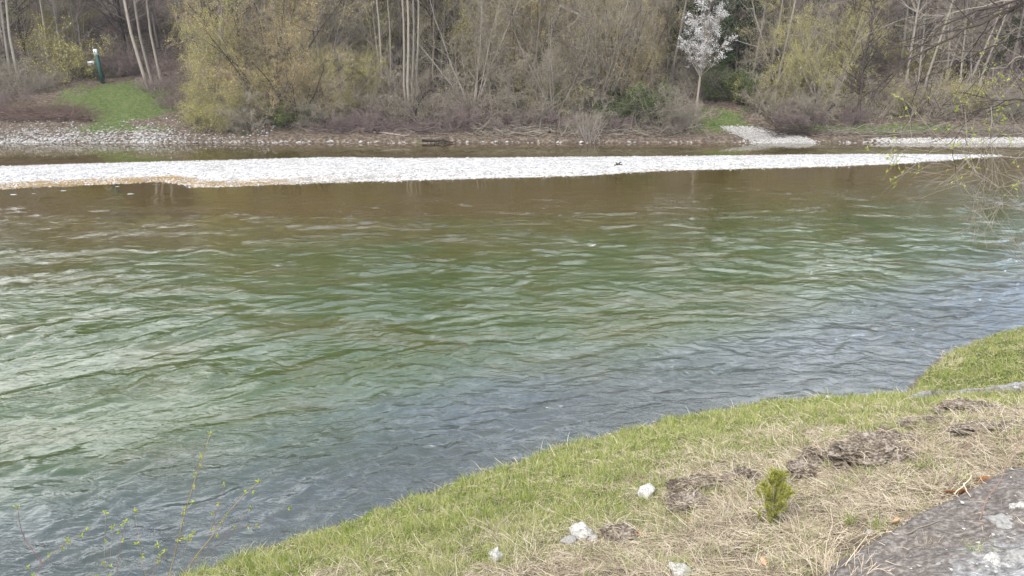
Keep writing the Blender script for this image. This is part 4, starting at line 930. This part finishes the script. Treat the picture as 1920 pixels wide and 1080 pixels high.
# ------------------------------------------------------------------ spruce sapling
def sapling():
    p = G(1447, 993); root = empty('spruce_sapling', p); g = Geo(); h = .52
    P0 = np.linspace([0, 0, -.02], [-.015, .02, h], 5)[None]; tubes(g, P0, (.006*np.linspace(1, .35, 5))[None], 5); g.build('stem', [BK_grey], root)
    g = Geo(); R0 = (.006*np.linspace(1, .35, 5))[None]
    P1, R1 = grow(P0, R0, 58, (.04, .80), (38, 60), .27, 5, .5, .75, .05, .5, .92, .22); P2, R2 = grow(P1, R1, 200, (.15, .9), (30, 50), .06, 3, .7, .35, .05, .6, .2)
    P3 = np.concatenate([P1[:, [0, 2, 4]], P2]); tubes(g, P1, np.maximum(R1, .0016), 3, 0); tubes(g, P2, np.maximum(R2, .0012), 3, 0)
    n_ = 15000; i = RS.randint(0, len(P3), n_); f = RS.rand(n_)*1.999; k_ = f.astype(int); fr = (f-k_)[:, None]; c = P3[i, k_]*(1-fr)+P3[i, k_+1]*fr; T = unit(P3[i, k_+1]-P3[i, k_])
    d = unit(T*.8+unit(RS.randn(n_, 3))*.8); L_ = (.013+.009*RS.rand(n_))[:, None]; P = np.stack([c, c+d*L_*.6, c+d*L_], 1)
    ribbons(g, P, np.full(n_, .0028), unit(np.cross(d, RS.randn(n_, 3))), m=1)
    g.build('needles', [BK_grey, m_grass('needle_yellow_green', [(.1, (.11, .14, .02)), (.45, (.31, .33, .05)), (.9, (.50, .48, .11))], .35)], root)
    tag(root, 'little yellow-green spruce sapling in front of the dark jagged rock', 'sapling')
sapling()
# ------------------------------------------------------------------ sticks and stalks
def stick(pa, pb, r, mat, label, lift=(.02, .02), bend=.01, name='stick'):
    a_, b_ = G(*pa), G(*pb); a_[2] += lift[0]; b_[2] += lift[1]; t_ = np.linspace(0, 1, 6)[:, None]; P = (b_-a_)*t_+RS.randn(6, 3)*bend*np.array([1, 1, .3]); g = Geo(); tubes(g, P[None], (np.linspace(1, .6, 6)*r)[None], 5)
    o = g.build(name, [mat]); o.location = tuple(a_); tag(o, label, 'stick', 'sticks and stalks lying on the near bank')
MSTK = M('dry_stalk').pbr((.46, .38, .28), .8); MBRN = M('brown_twig').pbr((.16, .10, .07), .8)
stick((1378, 1036), (1484, 915), .006, BK_pale, 'straight pale stick leaning in front of the spruce sapling', (.01, .10), .004)
stick((1405, 965), (1460, 1000), .003, MSTK, 'thin pale straw crossing below the leaning stick', (.06, .02), .003)
stick((1355, 905), (1382, 935), .003, MSTK, 'thin straw by the jagged dark rock', (.03, .03), .003)
stick((1690, 1030), (1760, 1000), .005, BK_pale, 'grey stalk lying on the slab', (.09, .09), .008)
stick((1785, 950), (1818, 922), .004, MSTK, 'pale forked stalk on the slab, left prong', (.09, .12), .003)
stick((1802, 930), (1815, 955), .004, MSTK, 'pale forked stalk on the slab, right prong', (.1, .09), .003)
stick((1825, 1002), (1908, 882), .004, MBRN, 'long thin brown twig slanting over the slab at right', (.08, .35), .01)
stick((1768, 940), (1830, 840), .004, MBRN, 'thin brown twig standing behind the slab edge', (.03, .25), .01)
# dead stemmy plant near the slab corner
def dead_plant(px, py, n_, h, label, mat, sp=.5, name='dead_plant', lean=0.):
    p = G(px, py); root = empty(name, p); P0, R0 = stems(n_, h, sp, .006, 6, lean, .07, .03, .2); g = Geo(); tubes(g, P0, R0, 5); g.build('stalks', [mat], root)
    P1, R1 = grow(P0, R0, n_*5, (.3, 1), (25, 50), h*.35, 4, .5, .3, .12); g = Geo(); tubes(g, P1, np.maximum(R1, .0012), 4); P2, R2 = grow(P1, R1, n_*12, (.3, 1), (25, 50), h*.15, 3, .7, .2, .12); tubes(g, P2, np.maximum(R2, .001), 3)
    g.build('twigs', [mat], root); tag(root, label, 'plant')
dead_plant(1560, 1085, 9, .62, 'dry branching stalks standing at the left corner of the slab', MSTK, .42)
dead_plant(1700, 990, 4, .34, 'small brown twiggy plant at the slab edge', MBRN, .5)
dead_plant(1858, 960, 4, .28, 'small brown twiggy plant at the right frame edge', MBRN, .5)
dead_plant(1320, 1070, 5, .25, 'short brown dead plant at the bottom edge', MBRN, .6)
dead_plant(1780, 640+50, 6, .55, 'thin grey stalks standing on the grassy spit by the water', MSTK, .35)
# leaf litter
def leaf(px, py, w_px, c, label):
    p = G(px, py); s = w_px/2/FPX*np.linalg.norm(p-np.array([0, 0, CAMZ])); x = np.linspace(-1, 1, 7); hw = .5*(1-x**2)**.7
    V = np.concatenate([np.stack([x, -hw, .35*hw+.2*x**2], 1), np.stack([x, 0*x, .2*x**2], 1), np.stack([x, hw, .35*hw+.2*x**2], 1)])*s
    Q = [[i, i+1, i+8, i+7] for i in range(6)]+[[i+7, i+8, i+15, i+14] for i in range(6)]
    o = obj('dead_leaf', mesh('dead_leaf', V, Q, None, [M('dead_leaf').pbr(c, .7)])); o.location = (p[0], p[1], p[2]+.05); o.rotation_euler = (U(.2, .9), U(-.4, .4), U(0, 6)); tag(o, label, 'leaf', 'dead leaves on the near bank')
leaf(1341, 797, 14, (.45, .16, .05), 'bright rust leaf in green grass by the water edge')
leaf(1535, 852, 16, (.42, .24, .15), 'tan leaf lying on top of the small pointed rock')
leaf(1680, 990, 22, (.50, .22, .10), 'orange brown leaf against the dark slab edge')
leaf(1290, 985, 14, (.38, .17, .09), 'rust leaf below the rounded brown rock')
leaf(1198, 1012, 12, (.40, .15, .07), 'reddish leaf in the clod at bottom centre')
leaf(1430, 1068, 16, (.45, .20, .11), 'curled brown leaf near the frame bottom')
MO = m_rock('orange_moss', (.05, .022, .012), (.13, .055, .022), (.22, .11, .05))
rock(1868, 904, 64, 9, 'rust orange moss cushion on the slab edge at right', 41, MO, sub=3, name='moss_cushion')
rock(1812, 924, 56, 6, 'thin rust moss strip along the slab edge', 42, MO, sub=3, name='moss_cushion')

# ------------------------------------------------------------------ budding shrub at lower left
MT = m_bark('young_twig', (.20, .14, .07), (.36, .27, .13)); MTR = m_bark('young_twig_red', (.18, .08, .07), (.28, .14, .11))
LFB = m_grass('bud_leaf', [(.1, (.22, .28, .03)), (.6, (.40, .46, .06)), (1, (.55, .56, .12))], .4)
def bud_leaves(g, c, s, n_=9):
    d = unit(RS.randn(n_, 3)+np.array([0, 0, .9])); L_ = s*(.7+.5*RS.rand(n_))[:, None]; P = np.stack([np.repeat(c[None], n_, 0), c+d*L_*.5, c+d*L_*.8+np.array([0, 0, -.05*s]), c+d*L_], 1)
    ribbons(g, P, np.full(n_, s*.38), unit(np.cross(d, RS.randn(n_, 3))), m=0)
def shrub_left():
    base = np.array([-1.75, 3.75, .55]); base[2] = float(near_h(base[0], base[1])); root = empty('budding_shrub', base)
    D = [([(317, 1080), (330, 1031), (341, 984), (350, 951), (361, 915), (372, 878), (383, 849), (394, 813)], 4.6, .0075, MT),
         ([(343, 1080), (368, 1042), (392, 1013), (405, 995), (427, 962), (456, 929), (485, 904)], 4.5, .008, MT), ([(69, 1080), (77, 1053), (47, 1013), (36, 980), (33, 951)], 4.4, .006, MTR),
         ([(77, 1056), (91, 1046), (128, 1013), (150, 1000), (164, 995)], 4.4, .004, MT), ([(219, 1080), (226, 1017), (232, 995), (237, 977)], 4.7, .0035, MTR), ([(275, 1090), (266, 1045), (262, 1017), (252, 959)], 4.3, .004, MT),
         ([(270, 1090), (300, 1050), (317, 1031), (345, 1010)], 4.8, .004, MTR), ([(360, 1060), (395, 1035), (441, 991), (488, 984), (543, 953)], 4.9, .003, MTR), ([(395, 1000), (403, 968), (412, 940), (421, 908)], 4.5, .003, MTR),
         ([(200, 1110), (205, 1080), (195, 1060), (198, 962)], 4.5, .003, MT), ([(120, 1110), (160, 1085), (205, 1060), (212, 988)], 4.6, .003, MT), ([(285, 1080), (300, 1040), (296, 1022)], 4.3, .003, MT),
         ([(60, 1110), (58, 1075), (50, 1065)], 4.3, .003, MT), ([(340, 1040), (352, 1020), (355, 1010), (365, 1000)], 4.4, .003, MT), ([(400, 1010), (440, 985), (470, 955)], 4.6, .0025, MTR)]
    tips = []
    for pxs, dep, r, mt in D:
        pts = [at_y(x, y, dep+.04*i*RS.randn()*.5) for i, (x, y) in enumerate(pxs)]
        if pxs[0][1] >= 1080:
            e = pts[0]; pts = [base+(e-base)*.0, base+(e-base)*.35+np.array([0, 0, .02]), base+(e-base)*.7]+pts
        P = np.array(pts)-base; g = Geo(); tubes(g, P[None], (np.linspace(1, .35, len(P))*r*.62)[None], 5); stm = g.build('stem', [mt], root, True)
        n0 = len(pts)-len(pxs); gl = Geo(); seq = [P[-1]]+[P[i] for i in range(n0+1, len(P)-1) if RS.rand() < .75]+[P[i]*.5+P[i+1]*.5+RS.randn(3)*.01 for i in range(n0+1, len(P)-1) if RS.rand() < .45]
        for j, c in enumerate(seq):
            gl = Geo(); off = RS.randn(3)*.012*(j > 0); bud_leaves(gl, c+off, .021 if j else .026, 7); gl.build('leaf_bud', [LFB], stm)
    tag(root, 'sparse budding shrub with yellow-green leaf clusters at the lower left corner', 'shrub')
shrub_left()

# ------------------------------------------------------------------ overhanging tree at the right
def overhang():
    base = np.array([12.6, 14.0, 0.]); base[2] = float(near_h(base[0], base[1])); root = empty('overhanging_tree', base); MBK = BK_dark
    tp = np.array([base, base+[-.1, -.3, 2.0], base+[-.5, -.8, 4.0], base+[-1.2, -1.2, 6.0], base+[-1.6, -1.6, 9.0]]); P0 = (tp-base)[None]; R0 = np.array([[.22, .18, .15, .11, .06]])
    g = Geo(); tubes(g, P0, R0, 8); g.build('trunk', [BK_grey], root, True)
    D = [([(2110, -120), (1990, -40), (1920, 4), (1886, 22), (1819, 52), (1767, 76), (1708, 107), (1653, 155), (1628, 192)], 12.2, .05), ([(2080, -60), (1940, -10), (1850, 14), (1780, 40), (1720, 90), (1680, 135), (1650, 175)], 11.6, .028),
         ([(2100, 60), (1990, 50), (1920, 68), (1850, 90), (1790, 120), (1740, 148)], 11.9, .022), ([(2100, 40), (1960, 90), (1920, 102), (1865, 132), (1820, 118), (1770, 96)], 12.4, .018),
         ([(2100, 240), (1990, 190), (1920, 184), (1870, 192), (1828, 210), (1795, 250), (1770, 275)], 12.0, .02), ([(2080, 330), (1980, 280), (1920, 250), (1888, 222)], 12.4, .015),
         ([(2080, 330), (1990, 300), (1920, 292), (1860, 298), (1800, 285), (1750, 270), (1705, 262)], 11.5, .012), ([(1858, 200), (1861, 250), (1858, 300), (1835, 350)], 12.0, .011),
         ([(2090, 420), (1990, 350), (1940, 340), (1880, 350), (1830, 330), (1780, 300)], 11.4, .012), ([(2090, 560), (1985, 540), (1920, 495), (1880, 455), (1850, 410)], 11.2, .013),
         ([(2080, 480), (1990, 420), (1930, 400), (1880, 380), (1868, 395)], 11.3, .009), ([(1950, 5), (1900, -2), (1830, 12), (1740, 30), (1690, 10)], 12.6, .014), ([(1990, 60), (1950, 40), (1890, 60), (1840, 105), (1810, 150)], 12.6, .012)]
    lv = Geo()
    for pxs, dep, r in D:
        pts = [at_y(x, y, dep+.12*RS.randn()) for x, y in pxs]
        if pxs[0][0] > 2000:
            zt = pts[0][2]-base[2]-.6; zt = np.clip(zt, .8, 8); pts = [base+np.array([np.interp(zt, P0[0, :, 2], P0[0, :, 0]), np.interp(zt, P0[0, :, 2], P0[0, :, 1]), zt])]+pts
        P1 = (np.array(pts)-base)[None]; K_ = len(pts)
        P1 = np.stack([np.interp(np.linspace(0, 1, K_*2), np.linspace(0, 1, K_), P1[0, :, i]) for i in range(3)], 1)[None]+RS.randn(1, K_*2, 3)*.02; P1[0, 0] = np.array(pts[0])-base
        R1 = (np.linspace(1, .25, K_*2)*r*.7)[None]; g = Geo(); tubes(g, P1, R1, 5)
        P2, R2 = grow(P1, R1, 12 if pxs[2][1] < 300 else 9, (.25, 1), (25, 60), 1.0, 5, .5, -.05, .14, .4, .3); P3, R3 = grow(P2, R2, 60, (.2, 1), (25, 60), .38, 4, .6, -.1, .16, .5, .2)
        tubes(g, P2, np.maximum(R2, .0036), 4); tubes(g, P3, np.maximum(R3, .0022), 3); b_ = g.build('branch', [TW_grey if r < .02 else MBK], root)
        big = 1 if 150 < pxs[2][1] < 300 else 0; gl = Geo(); c = along(P3, 80 if big else 6, .3)
        for q in c: bud_leaves(gl, q, .036 if big else .022, 4)
        gl.build('leaf_buds', [LFB], b_)['kind'] = 'stuff'
    tag(root, 'tree beyond the right edge whose thin bare branches hang into view', 'tree')
overhang()
# thin spring haze over the valley: one closed box of even air
def haze():
    x0, x1, y0, y1, z0, z1 = -420, 420, -60, 420, -3.2, 66
    V = [(x, y, z) for x in (x0, x1) for y in (y0, y1) for z in (z0, z1)]
    m = M('haze_air'); v = m.n('ShaderNodeVolumePrincipled', {'Color': (.90, .90, .92, 1), 'Density': .00026, 'Anisotropy': .2}); m.t.links.new(v.outputs[0], m.o.inputs['Volume'])
    o = obj('haze', mesh('haze', V, [[0, 1, 3, 2], [4, 6, 7, 5], [0, 4, 5, 1], [2, 3, 7, 6], [0, 2, 6, 4], [1, 5, 7, 3]], None, [m.m])); o['kind'] = 'stuff'
haze()
for p_ in bares+[poplar, willow_o, willow_y, willow_v, shrub_g, shrub_p, shrub_y, shrub_d]+spr:
    if p_.name not in used: print('unused', p_.name)
print('trees in wood', cnt)
